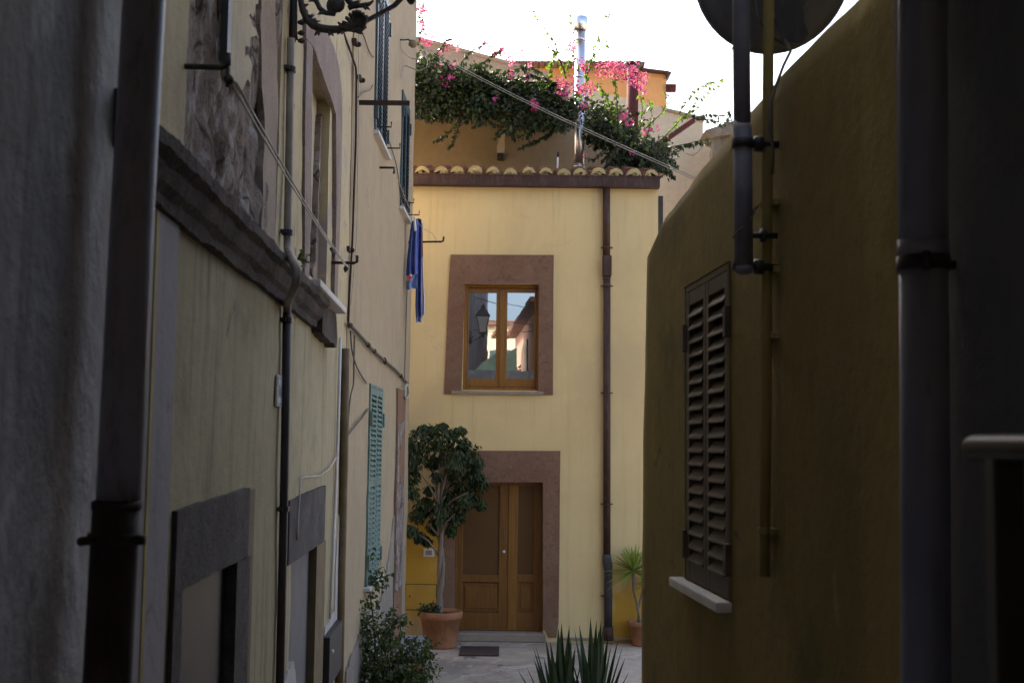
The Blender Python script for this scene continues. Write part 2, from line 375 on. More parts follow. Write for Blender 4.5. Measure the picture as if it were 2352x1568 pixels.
# window glass: a still dark pane that mirrors the alley
def glass_mat(name, tint, fac, rough):
    m, n, b = base(name, .6, .2); b.inputs['Base Color'].default_value = rgb(tint)
    g = n.nodes.new('ShaderNodeBsdfGlossy'); g.inputs['Roughness'].default_value = rough; g.inputs[0].default_value = (.92, .95, 1, 1)
    bp = n.nodes.new('ShaderNodeBump'); bp.inputs['Strength'].default_value = .018; bp.inputs['Distance'].default_value = .01
    n.links.new(noise_n(n, coords(n), 3.5, 2), bp.inputs['Height']); n.links.new(bp.outputs[0], g.inputs['Normal'])
    x = n.nodes.new('ShaderNodeMixShader'); x.inputs[0].default_value = fac
    n.links.new(b.outputs[0], x.inputs[1]); n.links.new(g.outputs[0], x.inputs[2]); n.links.new(x.outputs[0], n.nodes['Material Output'].inputs[0]); return m
M['pane'] = glass_mat('window_pane', (.03, .03, .03), .33, .01)
M['pane_door'] = glass_mat('curtained_door_pane', (.115, .052, .012), .02, .3)
M['lamp_glass'] = glass_mat('lamp_glass', (.35, .36, .34), .15, .1)
# paving
def paving():
    m, n, b = base('worn_concrete', .85, .3); v = coords(n)
    col = mix(n, ramp(n, noise_n(n, v, .9, 7, .65, .4), .35, .65), (.43, .355, .275), (.29, .24, .185))
    col = mix(n, ramp(n, noise_n(n, v, 2.6, 8, .7, .8), .53, .6), col, (.48, .41, .335))
    col = mix(n, ramp(n, noise_n(n, v, 5, 8, .7, 1.0), .60, .66, 0, .8), col, (.11, .095, .085))
    n.links.new(col, b.inputs['Base Color']); h = noise_n(n, v, 6, 8, .7); p = bumpn(n, b, h, .9, .03); bumpn(n, b, noise_n(n, v, 50, 4), .4, .004, p); return m
M['paving'] = paving()

# ================================================================== SETTING
g = MB(); N = 60
g.add([(-400, -400, 0), (400, -400, 0), (400, 400, 0), (-400, 400, 0)], [(0, 1, 2, 3)])
struct(g.build('ground', M['paving']))
g = MB(); g.abox(-1.05, 1.25, -12, 2.9, .004, 1.2)
for k in range(6): g.abox(-1.04, 1.2, 2.9 + .3 * k, 3.2 + .3 * k, .004, 1.2 - .2 * (k + 1) + .03)
struct(g.build('stone_stairs', M['slate'], bevel=.01))

# ================================================================== YELLOW HOUSE (front of the court)
def fx(x, y, d=0): return WF.px(x, y, d)
Y0 = 16.9
house = thing('yellow_house', 'narrow two-storey yellow house with brown stone window and door frames', 'house', (0, Y0, 0))
aL, aR = -7.0, fx(1511, 800)[0]  # hidden left end lengthened to block a sun leak onto the paving
ztop = fx(1230, 424)[1]
w0, zw1 = fx(1066, 650); w1, zw0 = fx(1239, 897)
d0, zd1 = fx(1042, 1105); d1, zd0 = fx(1248, 1450)
mb = MB(); wall_sheet(mb, WF, aL, aR, 0, ztop, [(w0, w1, zw0, zw1, .30), (d0, d1, 0.0, zd1, .35)], th=3.2, amp=.008, seed=3)
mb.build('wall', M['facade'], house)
# window
win = MB(); D = -.15
wf = [fx(1066, 650, D), fx(1239, 650, D), fx(1237, 897, D), fx(1058, 897, D)]
xl, xr = w0 - .03, w1 + .03
def fr(mb, a0, a1, z0, z1, t, da, db, bot=None):
    bot = bot or t
    mb.box(WF, a0, a0 + t, z0, z1, da, db); mb.box(WF, a1 - t, a1, z0, z1, da, db)
    mb.box(WF, a0 + t, a1 - t, z1 - t, z1, da, db); mb.box(WF, a0 + t, a1 - t, z0, z0 + bot, da, db)
fr(win, w0 + .002, w1 - .002, zw0 + .002, zw1 - .002, .045, -.22, -.12)
winO = win.build('window', M['wood'], house, bevel=.006)
p1 = (fx(1078, 672, -.16), fx(1138, 870, -.16)); p2 = (fx(1166, 672, -.16), fx(1226, 870, -.16)); mid = fx(1152, 770, -.16)[0]
for i, ((a, zt), (b, zb)) in enumerate((p1, p2)):
    s = MB(); e0, e1 = (w0 + .05, mid - .004) if i == 0 else (mid + .004, w1 - .05)
    s.box(WF, e0, a, zw0 + .05, zw1 - .05, -.19, -.14 + .001 * i); s.box(WF, b, e1, zw0 + .05, zw1 - .05, -.19, -.14)
    s.box(WF, a, b, zt, zw1 - .05, -.19, -.143); s.box(WF, a, b, zw0 + .05, zb, -.19, -.143)
    s.build('sash', M['wood'], winO, bevel=.008)
    q = MB(); tl = .0015 if i else -.002
    q.hexa([WF.p(a - .01, zb - .01, -.175), WF.p(b + .01, zb - .01, -.175 + tl), WF.p(b + .01, zt + .01, -.175 + tl + .004), WF.p(a - .01, zt + .01, -.171),
            WF.p(a - .01, zb - .01, -.17), WF.p(b + .01, zb - .01, -.17 + tl), WF.p(b + .01, zt + .01, -.17 + tl + .004), WF.p(a - .01, zt + .01, -.166)])
    q.build('pane', M['pane'], winO)
s = MB(); s.box(WF, mid - .03, mid + .03, zw0 + .055, zw1 - .055, -.139, -.122); s.build('meeting_stile', M['wood'], winO, bevel=.008)
s = MB(); s.box(WF, *(fx(1037, 900)[0], fx(1248, 900)[0]), fx(1140, 906)[1], fx(1140, 898)[1], -.1, .05); s.build('sill', M['weathered'], winO, bevel=.008)
s = MB()
P = lambda *pts: [fx(x, y) for x, y in pts]
s.prism(WF, P((1037, 587), (1270, 588), (1269, 650), (1033, 650)), -.12, .022)
s.prism(WF, P((1033, 651), (1066, 651), (1058, 903), (1022, 903)), -.12, .019)
s.prism(WF, P((1240, 651), (1269, 651), (1268, 905), (1238, 905)), -.12, .019)
s.build('stone_surround', M['stone_red'], winO, bevel=.012)
def carved(mb, cx, cy, w, h):
    """Shallow carved lozenge with a cross and two side curls on a lintel."""
    def seg(pts, r=.006): mb.tube([WF.P(cx + x * w, cy + y * h, .022) for x, y in pts], r, 6)
    seg([(0, -1), (.35, 0), (0, .6), (-.35, 0), (0, -1)]); seg([(0, -.6), (0, .5)]); seg([(-.2, -.05), (.2, -.05)])
    seg([(.35, .1), (.6, .55), (1, .75)]); seg([(-.35, .1), (-.6, .55), (-1, .75)])
    seg([(.15, .7), (.3, .3), (.5, .75)], .004); seg([(-.15, .7), (-.3, .3), (-.5, .75)], .004)
s = MB(); carved(s, 1156, 630, 34, 20); s.build('carved_motif', M['stone_red'], winO, True)
# door
dr = MB(); fr(dr, d0 + .002, d1 - .002, zd0 - .02, zd1 - .002, .05, -.30, -.2, .02)
drO = dr.build('door', M['wood_dark'], house, bevel=.006)
def px_box(mb, x0, x1, y0, y1, da, db):
    a0, z1 = fx(x0, y0, db); a1, z0 = fx(x1, y1, db); mb.box(WF, a0, a1, z0, z1, da, db)
for (x0, x1, ga, gb) in ((1050, 1163, 1060, 1148), (1166, 1241, 1187, 1227)):
    s = MB(); px_box(s, x0, ga, 1110, 1449, -.27, -.22); px_box(s, gb, x1, 1110, 1449, -.27, -.22)
    px_box(s, ga, gb, 1106, 1116, -.27, -.222); px_box(s, ga, gb, 1319, 1337, -.27, -.222); px_box(s, ga, gb, 1405, 1449, -.27, -.222)
    px_box(s, ga, gb, 1337, 1405, -.27, -.245); px_box(s, ga + 8, gb - 8, 1345, 1397, -.27, -.232)
    s.build('door_leaf', M['wood_dark'], drO, bevel=.006)
    s = MB(); px_box(s, ga - 1, gb + 1, 1115, 1320, -.255, -.245); s.build('door_pane', M['pane_door'], drO)
s = MB(); px_box(s, 1169, 1186, 1112, 1447, -.219, -.205); s.build('meeting_stile', M['wood'], drO, bevel=.006)
s = MB(); s.tube([WF.P(1158, y, -.2 + .03 * b) for y, b in ((1219, 0), (1221, 1), (1234, 1), (1236, 0))], .007, 8); s.build('handle', M['mast'], drO, True)
s = MB(); s.lathe(WF.P(1157, 1266, -.218), [(0, .03), (.018, .03), (.024, .015), (.018, 0)], 14, WF.n); s.build('lock', M['white'], drO, True)
s = MB(); a0 = fx(1036, 1450)[0]; a1 = fx(1253, 1450)[0]; s.box(WF, a0, a1, 0.003, fx(1140, 1453)[1], -.32, .05); s.build('threshold', M['weathered'], drO, bevel=.012)
s = MB()
s.prism(WF, P((1012, 1036), (1285, 1037), (1284, 1105), (1013, 1105)), -.18, .024)
s.prism(WF, P((1013, 1106), (1042, 1106), (1041, 1452), (1010, 1462)), -.18, .021)
s.prism(WF, P((1249, 1106), (1284, 1106), (1283, 1262), (1249, 1262)), -.18, .021)
s.prism(WF, P((1249, 1264), (1283, 1264), (1281, 1428), (1276, 1461), (1262, 1461), (1254, 1445), (1249, 1440)), -.18, .019)
s.build('stone_surround', M['stone_red'], drO, bevel=.012)
s = MB(); carved(s, 1160, 1082, 44, 24); s.tube([WF.P(x, y, .024) for x, y in ((1110, 1096), (1110, 1076))], .005, 6); s.tube([WF.P(x, y, .024) for x, y in ((1122, 1096), (1122, 1078))], .005, 6); s.build('carved_motif', M['stone_red'], drO, True)
# lintel date scratches, meter hatch
s = MB(); px_box(s, 930.5, 1003, 1340, 1401, -.003, .0095); s.build('hatch_gap', M['gutter'], house)
s = MB(); px_box(s, 932, 1001, 1341.5, 1399.5, -.003, .012); s.build('meter_hatch', M['hatch'], house, bevel=.002)
s = MB(); s.lathe(WF.P(941, 1368, .012), [(0, .004), (.012, .004), (.012, 0)], 10, WF.n); s.build('hatch_lock', M['black'], house)
s = MB()
for z0, z1, da, db in ((1463, 1472, .001, .03),): px_box(s, 1284, 1508, z0, z1, da, db)
s.build('plinth', M['weathered'], house, bevel=.008)
# roof
zt = ztop; gl, gr = fx(948 - 14 * 39.8, 415)[0], fx(1513, 415)[0]
s = MB()
zA, zB = fx(1230, 432)[1], fx(1230, 407)[1]
s.box(WF, gl, gr, zA, zA + .012, .012, .15); s.box(WF, gl, gr, zA + .012, zB, .138, .15); s.box(WF, gl, gr, zA + .012, zB, .0, .012)
s.box(WF, gr - .012, gr, zA + .012, zB, .012, .138); s.box(WF, gl, gr, zB - .018, zB, .15, .158)
for xx in (990, 1062, 1132, 1205, 1290, 1365, 1440): a = fx(xx, 415)[0]; s.box(WF, a - .006, a + .006, zA - .004, zB - .02, .15, .155)
s.build('gutter', M['gutter'], house, bevel=.004)
nt_ = 28; r0 = (gr - gl) / nt_
s = MB(); m2 = MB(); sl_ = .22
s.hexa([WF.p(gl, zt - .02, .06), WF.p(gr, zt - .02, .06), WF.p(gr, zt + .02, .06), WF.p(gl, zt + .02, .06),
        WF.p(gl, zt + 1.9 * sl_ - .02, -1.9), WF.p(gr, zt + 1.9 * sl_ - .02, -1.9), WF.p(gr, zt + 1.9 * sl_ + .02, -1.9), WF.p(gl, zt + 1.9 * sl_ + .02, -1.9)])
zt2 = zB + .012
for i in range(nt_):
    c = gl + r0 * (i + .5) + random.uniform(-.012, .012); rr = .109 + random.uniform(-.008, .006); zo = random.uniform(-.012, .012)
    for row in range(4):
        dd0 = .09 - row * .42 + random.uniform(-.012, .012); dd1 = dd0 - .48
        vs = []; K = 9
        for (dq, rq, lift) in ((dd0, rr, row * .01 + .012), (dd1, rr * .86, row * .01)):
            for rad in (rq, rq - .014):
                for k in range(K):
                    a = math.pi * k / (K - 1); vs.append(WF.p(c + rad * math.cos(a), zt2 + zo + lift + (.09 - dq) * sl_ + rad * math.sin(a) * 1.05, dq))
        fs = []
        for k in range(K - 1):
            fs += [(k, k + 1, 2 * K + k + 1, 2 * K + k), (K + k, 3 * K + k, 3 * K + k + 1, K + k + 1), (k, K + k, K + k + 1, k + 1), (2 * K + k, 2 * K + k + 1, 3 * K + k + 1, 3 * K + k)]
        s.add(vs, fs)
        # channel tile between the caps
        cc = c + r0 / 2; vs = []
        for dq in (dd0 + .01, dd1):
            for k in range(5):
                a = math.pi + math.pi * k / 4; vs.append(WF.p(cc + .055 * math.cos(a), zt2 + .045 + row * .01 + (.09 - dq) * sl_ + .04 * math.sin(a), dq))
        s.add(vs, [(k, k + 1, 6 + k, 5 + k) for k in range(4)])
    # lumpy mortar plug in the mouth of the tile
    vs = [WF.p(c, zt2 + zo + .05, .105 + random.uniform(0, .03))]; K = 14
    for k in range(K + 1):
        a = math.pi * k / K; q = (rr - .008) * (1 + .12 * noise.noise(Vector((i * 3.1, k * .9, 2)))); vs.append(WF.p(c + q * math.cos(a), zt2 + zo + .006 + q * math.sin(a) * 1.03, .096))
    m2.add(vs, [(0, k + 1, k + 2) for k in range(K)])
    for k in range(3):
        m2.lathe(WF.p(c + random.uniform(-.05, .05), zt2 + zo + random.uniform(.01, .06), .09), [(.03, 0), (.024, .014), (.01, .022), (0, .024)], 8, WF.n)
s.build('roof_tiles', M['tile'], house, True); m2.build('tile_mortar', M['mortar'], house, True)

# downpipe on the yellow house
dp = thing('downpipe', 'slim dark brown downpipe running down the yellow house right of its door', 'downpipe', WF.P(1396, 1470, .06))
s = MB(); s.tube([WF.P(1393, 428, .07), WF.P(1393, 590, .06)], .052, 14); s.tube([WF.P(1394, 634, .06), WF.P(1394, 1275, .06)], .05, 14); s.build('pipe', M['gutter'], dp, True)
s = MB(); a, z = WF.px(1394, 634, .06); a2, z2 = WF.px(1394, 588, .06); s.box(WF, a - .062, a + .062, z, z2, .0, .13); s.box(WF, a - .052, a + .052, z - .04, z, .01, .11); s.build('collector_box', M['gutter'], dp, bevel=.008)
s = MB(); s.tube([WF.P(1394, 1272, .06), WF.P(1394, 1284, .06), WF.P(1396, 1296, .065), WF.P(1397, 1310, .062), WF.P(1397, 1440, .06)], [.056, .062, .068, .058, .056], 14); s.build('cast_foot', M['conduit_dark'], dp, True)
s = MB(); s.tube([WF.P(1397, 1438, .06), WF.P(1398, 1470, .06)], [.066, .07], 14); s.build('shoe', M['gutter'], dp, True)
for yy in (568, 656, 902, 1157, 1368):
    s = MB(); a, z = WF.px(1394, yy, .06); s.tube([WF.p(a, z - .012, .06), WF.p(a, z + .012, .06)], .058, 14); s.tube([WF.p(a - .085, z, .03), WF.p(a + .085, z, .03)], .009, 6); s.build('clamp', M['gutter'], dp)
ib = MB(); px_box(ib, 973, 997, 1259, 1278, .001, .02)
iO = ib.build('doorbell_panel', M['white'], None, bevel=.004, base=WF.P(985, 1278, 0)); tag(iO, 'small white doorbell panel on the yellow wall beside the potted ficus', 'doorbell')
s = MB(); px_box(s, 978, 992, 1263, 1274, .0205, .024); s.build('button_plate', M['weathered'], iO)

# ================================================================== LEFT: FAR BEIGE HOUSE (C)
hC = thing('beige_house', 'tall beige plastered house with dark teal shutters upstairs and pale green ones below', 'house', (-1.4, 13, 0))
sC0 = WC.px(792, 1000)[0]; sC1 = WC.px(938, 1021)[0]
u1a, u1zb = WC.px(858, 307); u1b = WC.px(888, 200)[0]; u1zb = WC.px(870, 326)[1]; u1zt = u1zb + 1.62
u2a = WC.px(920, 350)[0]; u2b = WC.px(937, 350)[0]; u2zb = WC.px(928, 495)[1]; u2zt = WC.px(921, 200)[1]
g1a = WC.px(843, 1100)[0]; g1b = WC.px(872, 1100)[0]; g1zt = WC.px(858, 884)[1]; g1zb = WC.px(858, 1328)[1]
j1a = WC.px(906, 1100)[0]; j1b = WC.px(924, 1100)[0]
mb = MB(); wall_sheet(mb, WC, sC0, sC1, 0, 10.2, [(u1a, u1b, u1zb, u1zt, .12), (u2a, u2b, u2zb, u2zt, .12), (g1a, g1b, g1zb, g1zt, .12)], th=3.5, amp=.012, seed=8)
mb.build('wall', M['plC'], hC)
s = MB(); s.box(WC, sC0 - .0, sC1 + .25, 10.2, 10.35, -3.6, .45); s.build('eaves', M['tile'], hC)
zlow = WC.px(900, 1330)[1]
s = MB(); pl = jag([(g1b + .02, .0), (j1a - .01, .0), (j1a - .01, 1.9), (j1a - .25, 1.75), ((g1b + j1a) / 2, g1zb - .1), (g1b + .05, g1zb - .35), (g1b - .6, g1zb - .25), (g1a - 1.2, g1zb - .55), (g1a - 1.2, 0)], .04, .08, 2)
s.prism(WC, pl, -.02, .013); s.build('damp_render', M['plC_low'], hC)
s = MB(); zj = WC.px(915, 893)[1]; s.prism(WC, jag([(j1a, .0), (j1b, .0), (j1b, zj), (j1a, zj)], .012, .12, 4), -.02, .024); s.build('stone_jamb', M['stone_red'], hC)
zj2 = WC.px(915, 960)[1]; s = MB(); s.prism(WC, jag([(j1a + .04, 1.0), (j1b - .02, 1.0), (j1b - .02, zj2 - .9), (j1a + .12, zj2 - .5), (j1b - .04, zj2), (j1a + .03, zj2 - .1)], .03, .07, 9), .0, .03); s.build('worn_stone', M['decay'], hC)

def shutter(W, parent, a0, a1, z0, z1, d, mat, pitch=.055, mids=(), leaves=2, hinge=True, stile=.045, thick=.035, slat_d=.05, frame=True, name='shutter_window', opening=0):
    s = MB()
    if frame:
        t = .03; s.box(W, a0, a0 + t, z0, z1, d - .06, d - .0); s.box(W, a1 - t, a1, z0, z1, d - .06, d - .0); s.box(W, a0 + t, a1 - t, z1 - t, z1, d - .06, d - .0)
    root = s.build(name, mat, parent, bevel=.003)
    bk = MB(); bk.box(W, a0 + .002, a1 - .002, z0 + .002, z1 - .002, d - .115, d - .105); bk.build('dark_interior', M['dark'], root)
    if frame: a0 += .032; a1 -= .032; z1 -= .032
    wv = (a1 - a0) / leaves
    for i in range(leaves):
        b0, b1 = a0 + wv * i + .003, a0 + wv * (i + 1) - .003
        s = MB(); dd = d + .001 * i
        s.box(W, b0, b0 + stile, z0, z1, dd - thick, dd); s.box(W, b1 - stile, b1, z0, z1, dd - thick, dd)
        edges = [z0 + .0] + [m_ for m_ in mids] + [z1]
        rails = [(z0, z0 + .09)] + [(m_ - .035, m_ + .035) for m_ in mids] + [(z1 - .07, z1)]
        for r_ in rails: s.box(W, b0 + stile, b1 - stile, r_[0], r_[1], dd - thick, dd - .002)
        lf = s.build('shutter_leaf', mat, root, bevel=.003)
        s = MB()
        for k in range(len(rails) - 1):
            lo, hi = rails[k][1], rails[k + 1][0]; nsl = max(1, int((hi - lo) / pitch)); pz = (hi - lo) / nsl
            for q in range(nsl):
                zc = lo + pz * (q + .5); h = pz * .345; di, do = dd - slat_d * .42, dd + .008; t = .008
                jz = random.uniform(-.003, .003)
                s.hexa([W.p(b0 + stile, zc + h - t + jz, di), W.p(b1 - stile, zc + h - t + jz, di), W.p(b1 - stile, zc + h + jz, di), W.p(b0 + stile, zc + h + jz, di),
                        W.p(b0 + stile, zc - h - t + jz, do), W.p(b1 - stile, zc - h - t + jz, do), W.p(b1 - stile, zc - h + jz, do), W.p(b0 + stile, zc - h + jz, do)])
        s.build('slats', mat, root)
        if hinge:
            e = b0 - .02 if i == 0 else b1 + .02
            for zz in (z0 + (z1 - z0) * .12, z0 + (z1 - z0) * .84):
                s = MB(); s.box(W, e - .022, e + .022, zz - .07, zz + .07, d - .01, d + .022); s.build('hinge', mat, root, bevel=.004)
    return root
for (a0, a1, z0, z1, mt, md) in ((u1a, u1b, u1zb, u1zt, M['teal'], ()), (u2a, u2b, u2zb, u2zt, M['teal'], ()), (g1a, g1b, g1zb, g1zt, M['green'], ((g1zb + (g1zt - g1zb) * .50),))):
    r_ = shutter(WC, hC, a0, a1, z0, z1, .02, mt, .047, md)
    s = MB(); s.box(WC, a0 - .06, a1 + .06, z0 - .038, z0 - .004, -.05, .06); s.build('sill', M['marble'], r_, bevel=.006)
    if mt is M['teal']:
        for q in (.08, .92):
            s = MB(); aa = a0 + (a1 - a0) * q; s.tube([WC.p(aa, z0 + .06, .02), WC.p(aa, z0 + .06, .16), WC.p(aa, z0 + .11, .16)], .008, 6); s.build('shutter_hook', M['black'], r_)

# ================================================================== LEFT: NEAR OLD HOUSE (B)
hB = thing('old_house', 'crumbling yellow plastered house with dark stone cornice and two low doorways', 'house', (-1.3, 6.5, 0))
sB0 = WB.px(300, 800)[0]; sB1 = WB.px(792, 1000)[0]
zc0 = (WB.px(450, 528, .05)[1] + WB.px(658, 694, .05)[1]) / 2; zc1 = (WB.px(568, 527, .07)[1] + WB.px(658, 589, .07)[1] + WB.px(362, 290, .07)[1]) / 3; hc_ = zc1 - zc0
na, nzt = WB.px(712, 107); nb = WB.px(760, 250)[0]; nzb = WB.px(750, 672)[1]
da_, db_ = WB.px(408, 1400)[0], WB.px(536, 1400)[0]; dzt = WB.px(470, 1323)[1]
ea_, eb_ = WB.px(666, 1400)[0], WB.px(720, 1400)[0]; ezt = WB.px(690, 1275)[1]
ra, rb = WB.px(424, 300)[0], WB.px(641, 300)[0]; rz1 = WB.px(600, 0)[1] + 1.2
va, vb = WB.px(479, 60)[0], WB.px(492, 60)[0]
mb = MB(); wall_sheet(mb, WB, sB0, sB1, 0, zc0 + .05, [(da_, db_, 0, dzt, .06), (ea_, eb_, 0, ezt, .05)], th=3.2, amp=.014, seed=5); mb.build('wall', M['plB'], hB)
mb = MB(); wall_sheet(mb, WB, sB0, sB1, zc0 + .05, 9.4, [(na, nb, nzb, nzt, .11), (ra, rb, zc1, rz1, .10)], th=3.2, amp=.014, seed=15); mb.build('upper_wall', M['plBu'], hB)
s = MB(); s.box(WB, sB0 - .2, sB1, 9.4, 9.55, -3.3, .4); s.build('eaves', M['tile'], hB)
# decayed stone panel, a lumpy sheet
def lumpy(W, a0, a1, z0, z1, d, amp, step, seed, hole=None):
    s = MB(); na_, nz_ = max(2, int((a1 - a0) / step)), max(2, int((z1 - z0) / step)); vs = []; fs = []
    for j in range(nz_ + 1):
        for i in range(na_ + 1):
            a = a0 + (a1 - a0) * i / na_; z = z0 + (z1 - z0) * j / nz_
            q = Vector((a * 2.2 + seed, z * 1.5, seed)); e = noise.noise(q) + .6 * noise.noise(q * 2.7) + .35 * noise.noise(q * 6)
            cell = noise.voronoi(Vector((a * 3.1 + seed, z * 2.0, 0)))[0]; e += .9 * min(.5, (cell[1] - cell[0])) - .3
            vs.append(W.p(a, z, d + amp * e))
    for j in range(nz_):
        for i in range(na_):
            a = a0 + (a1 - a0) * (i + .5) / na_
            k = j * (na_ + 1) + i; fs.append((k, k + 1, k + na_ + 2, k + na_ + 1))
    s.add(vs, fs); return s
lumpy(WB, ra - .01, rb + .01, zc1 - .02, rz1, -.035, .045, .02, 4).build('decayed_stone', M['decay'], hB)
def patch(W, pts, d0, d1, amp=.015, seed=0):
    s = MB(); s.prism(W, jag([W.px(x, y) for x, y in pts], amp, .04, seed), d0, d1); return s
patch(WB, [(530, -60), (600, -60), (596, 20), (578, 55), (600, 80), (572, 95), (566, 130), (585, 150), (578, 185), (552, 196), (531, 172)], -.05, -.006, .03, 1).build('cream_plaster_patch', M['patch_cream'], hB)
patch(WB, [(601, -80), (641, -80), (641, 250), (636, 560), (604, 540), (610, 300), (603, 180)], -.04, -.006, .03, 5).build('grey_plaster_strip', M['weathered'], hB)
s = MB(); s.box(WB, WB.px(512, 60)[0], WB.px(520, 60)[0], WB.px(516, 150)[1], rz1, -.01, .02); s.build('iron_bar', M['black'], hB)
# cornice
s = MB(); sc1 = WB.px(716, 690)[0]
prof = [(d_, zc0 + hc_ * q) for d_, q in ((0, 0), (.045, 0), (.05, .2), (.075, .32), (.09, .5), (.092, .62), (.12, .7), (.125, .92), (.10, 1.02), (0, 1.15))]
K = 170; vs = []; fs = []; npf = len(prof)
for i in range(K + 1):
    sS = WB.px(352, 400, .16)[0]; a = sS + (sc1 - sS) * i / K
    for q, (d_, z_) in enumerate(prof):
        wv = .009 * noise.noise(Vector((a * 4, q * .7, 3))) + .005 * noise.noise(Vector((a * 13, q * 1.3, 8))) + .003 * noise.noise(Vector((a * 40, q * 3, 5)))
        vs.append(WB.p(a, z_ + (wv if q not in (0, npf - 1) else 0), -.01 + d_ + (wv if d_ > 0 else 0)))
for i in range(K):
    for q in range(npf - 1): b_ = i * npf + q; fs.append((b_, b_ + 1, b_ + npf + 1, b_ + npf))
fs += [tuple(range(npf)), tuple(range(K * npf, K * npf + npf))]
s.add(vs, fs); s.build('cornice', M['cornice'], hB)
# niche window
s = MB(); s.box(WB, na, nb + .005, nzb, nzt, -.111, -.10); s.build('walled_up_infill', M['patch_cream'], hB)
patch(WB, [(757, 270), (768, 262), (770, 420), (768, 560), (762, 672), (735, 655), (744, 600), (750, 480), (753, 380)], -.105, -.06, .02, 6).build('brown_plaster_patch', M['decay'], hB)
s = MB(); s.prism(WB, jag([WB.px(x, y) for x, y in ((695, 40), (735, 62), (755, 95), (770, 140), (778, 200), (780, 270), (776, 480), (768, 690), (761, 690), (766, 480), (765, 262), (757, 237), (711, 105), (695, 90))], .008, .08, 7), -.02, .022); s.build('stone_surround', M['stone_grey'], hB)
s = MB(); s.prism(WB, jag([WB.px(x, y) for x, y in ((697, 90), (711, 108), (708, 420), (703, 640), (692, 630), (693, 300))], .010, .06, 8), -.02, .02); s.build('stone_jamb', M['stone_grey'], hB)
s = MB(); sa, sz = WB.px(721, 648, .1); sb, _ = WB.px(783, 708, .1); zz = WB.px(752, 678, .1)[1]; s.box(WB, sa, sb, zz - .03, zz + .012, -.02, .14); s.build('marble_sill', M['marble'], hB, bevel=.006)
s = MB(); s.prism(WB, jag([(sc1 + .02, zz - .04), (sb + .0, zz - .04), (sb + .1, zc0 + .02), (sb + .05, zc0 - .06), (sc1 + .02, zc0 - .03)], .01, .08, 3), -.02, .07); s.build('sill_apron', M['cornice'], hB)
# pilaster strip and doorways
pa, pb = WB.px(302, 900)[0], WB.px(386, 900)[0]
s = MB(); s.box(WB, pa, pb, 0, zc0 - .005, -.02, .018); s.build('pilaster', M['pilaster'], hB)
s = MB(); la, lb = WB.px(330, 900)[0], WB.px(336, 900)[0]; s.box(WB, la, lb, .2, zc0 - .01, .0, .021); s.build('painted_line', M['yellow_line'], hB)
def doorway(a0, a1, ztop_, lin0, lin1, linz, jr, jl, panel, matj, name):
    s = MB(); s.prism(WB, jag([(lin0, ztop_ + .002), (lin1, ztop_ + .002), (lin1 + .01, linz), (lin0, linz - .03)], .003, .1, a0), -.05, .02); rt = s.build(name, M['lintel'], hB)
    s = MB(); s.prism(WB, jag([(a1 - .03, .0), (jr, .0), (jr, ztop_), (a1 - .03, ztop_)], .002, .12, 2), -.034, .017)
    if jl is not None: s.prism(WB, jag([(jl, .0), (a0 - .002, .0), (a0 - .002, ztop_), (jl, ztop_)], .006, .12, 6), -.05, .017)
    s.build('stone_jamb', matj, rt)
    s = MB(); s.box(WB, a0 - .005, a1 + .005, 0, ztop_ + .005, -.06, -.036); s.build('door_panel', panel, rt)
l0, l1 = WB.px(394, 1200)[0], WB.px(562, 1200)[0]
doorway(da_, db_, dzt, l0, l1, WB.px(480, 1137)[1], WB.px(562, 1450)[0], WB.px(386, 1450)[0], M['panel_grey'], M['lintel'], 'stone_doorway')
s = MB(); s.box(WB, l1 + .02, WB.px(580, 1200)[0], 0, WB.px(575, 1124)[1], -.02, .008); s.build('shadow_strip', M['conduit_olive'], hB)  # olive strip paints the shadow edge right of the jamb
m0, m1 = WB.px(657, 1200)[0], WB.px(741, 1200)[0]
doorway(ea_, eb_, ezt, m0, m1 - .03, WB.px(700, 1126)[1], WB.px(738, 1450)[0], None, M['panel_pale'], M['conduit_olive'], 'stone_doorway')
patch(WB, [(744, 1440), (766, 1400), (768, 1290), (776, 1180), (778, 1420), (752, 1568), (735, 1600), (738, 1500)], -.02, .012, .012, 11).build('flaked_white_patch', M['patch_white'], hB)
patch(WB, [(648, 1568), (656, 1540), (670, 1515), (676, 1568), (670, 1640), (648, 1640)], -.02, .014, .012, 12).build('flaked_white_patch', M['patch_white'], hB)
mbx = MB(); q0, qz1 = WB.px(739, 1455); q1, qz0 = WB.px(766, 1545); mbx.box(WB, q0, q1, WB.px(750, 1560)[1], WB.px(750, 1448)[1], .001, .06)
mO = mbx.build('meter_box', M['panel_grey'], None, bevel=.006, base=WB.P(750, 1560)); tag(mO, 'grey metal meter box low on the yellow wall beside the second doorway', 'meter box')
s = MB(); s.lathe(WB.P(763, 1495, .06), [(0, .012), (.012, .012), (.014, 0)], 10, WB.n); s.build('lock', M['white'], mO)

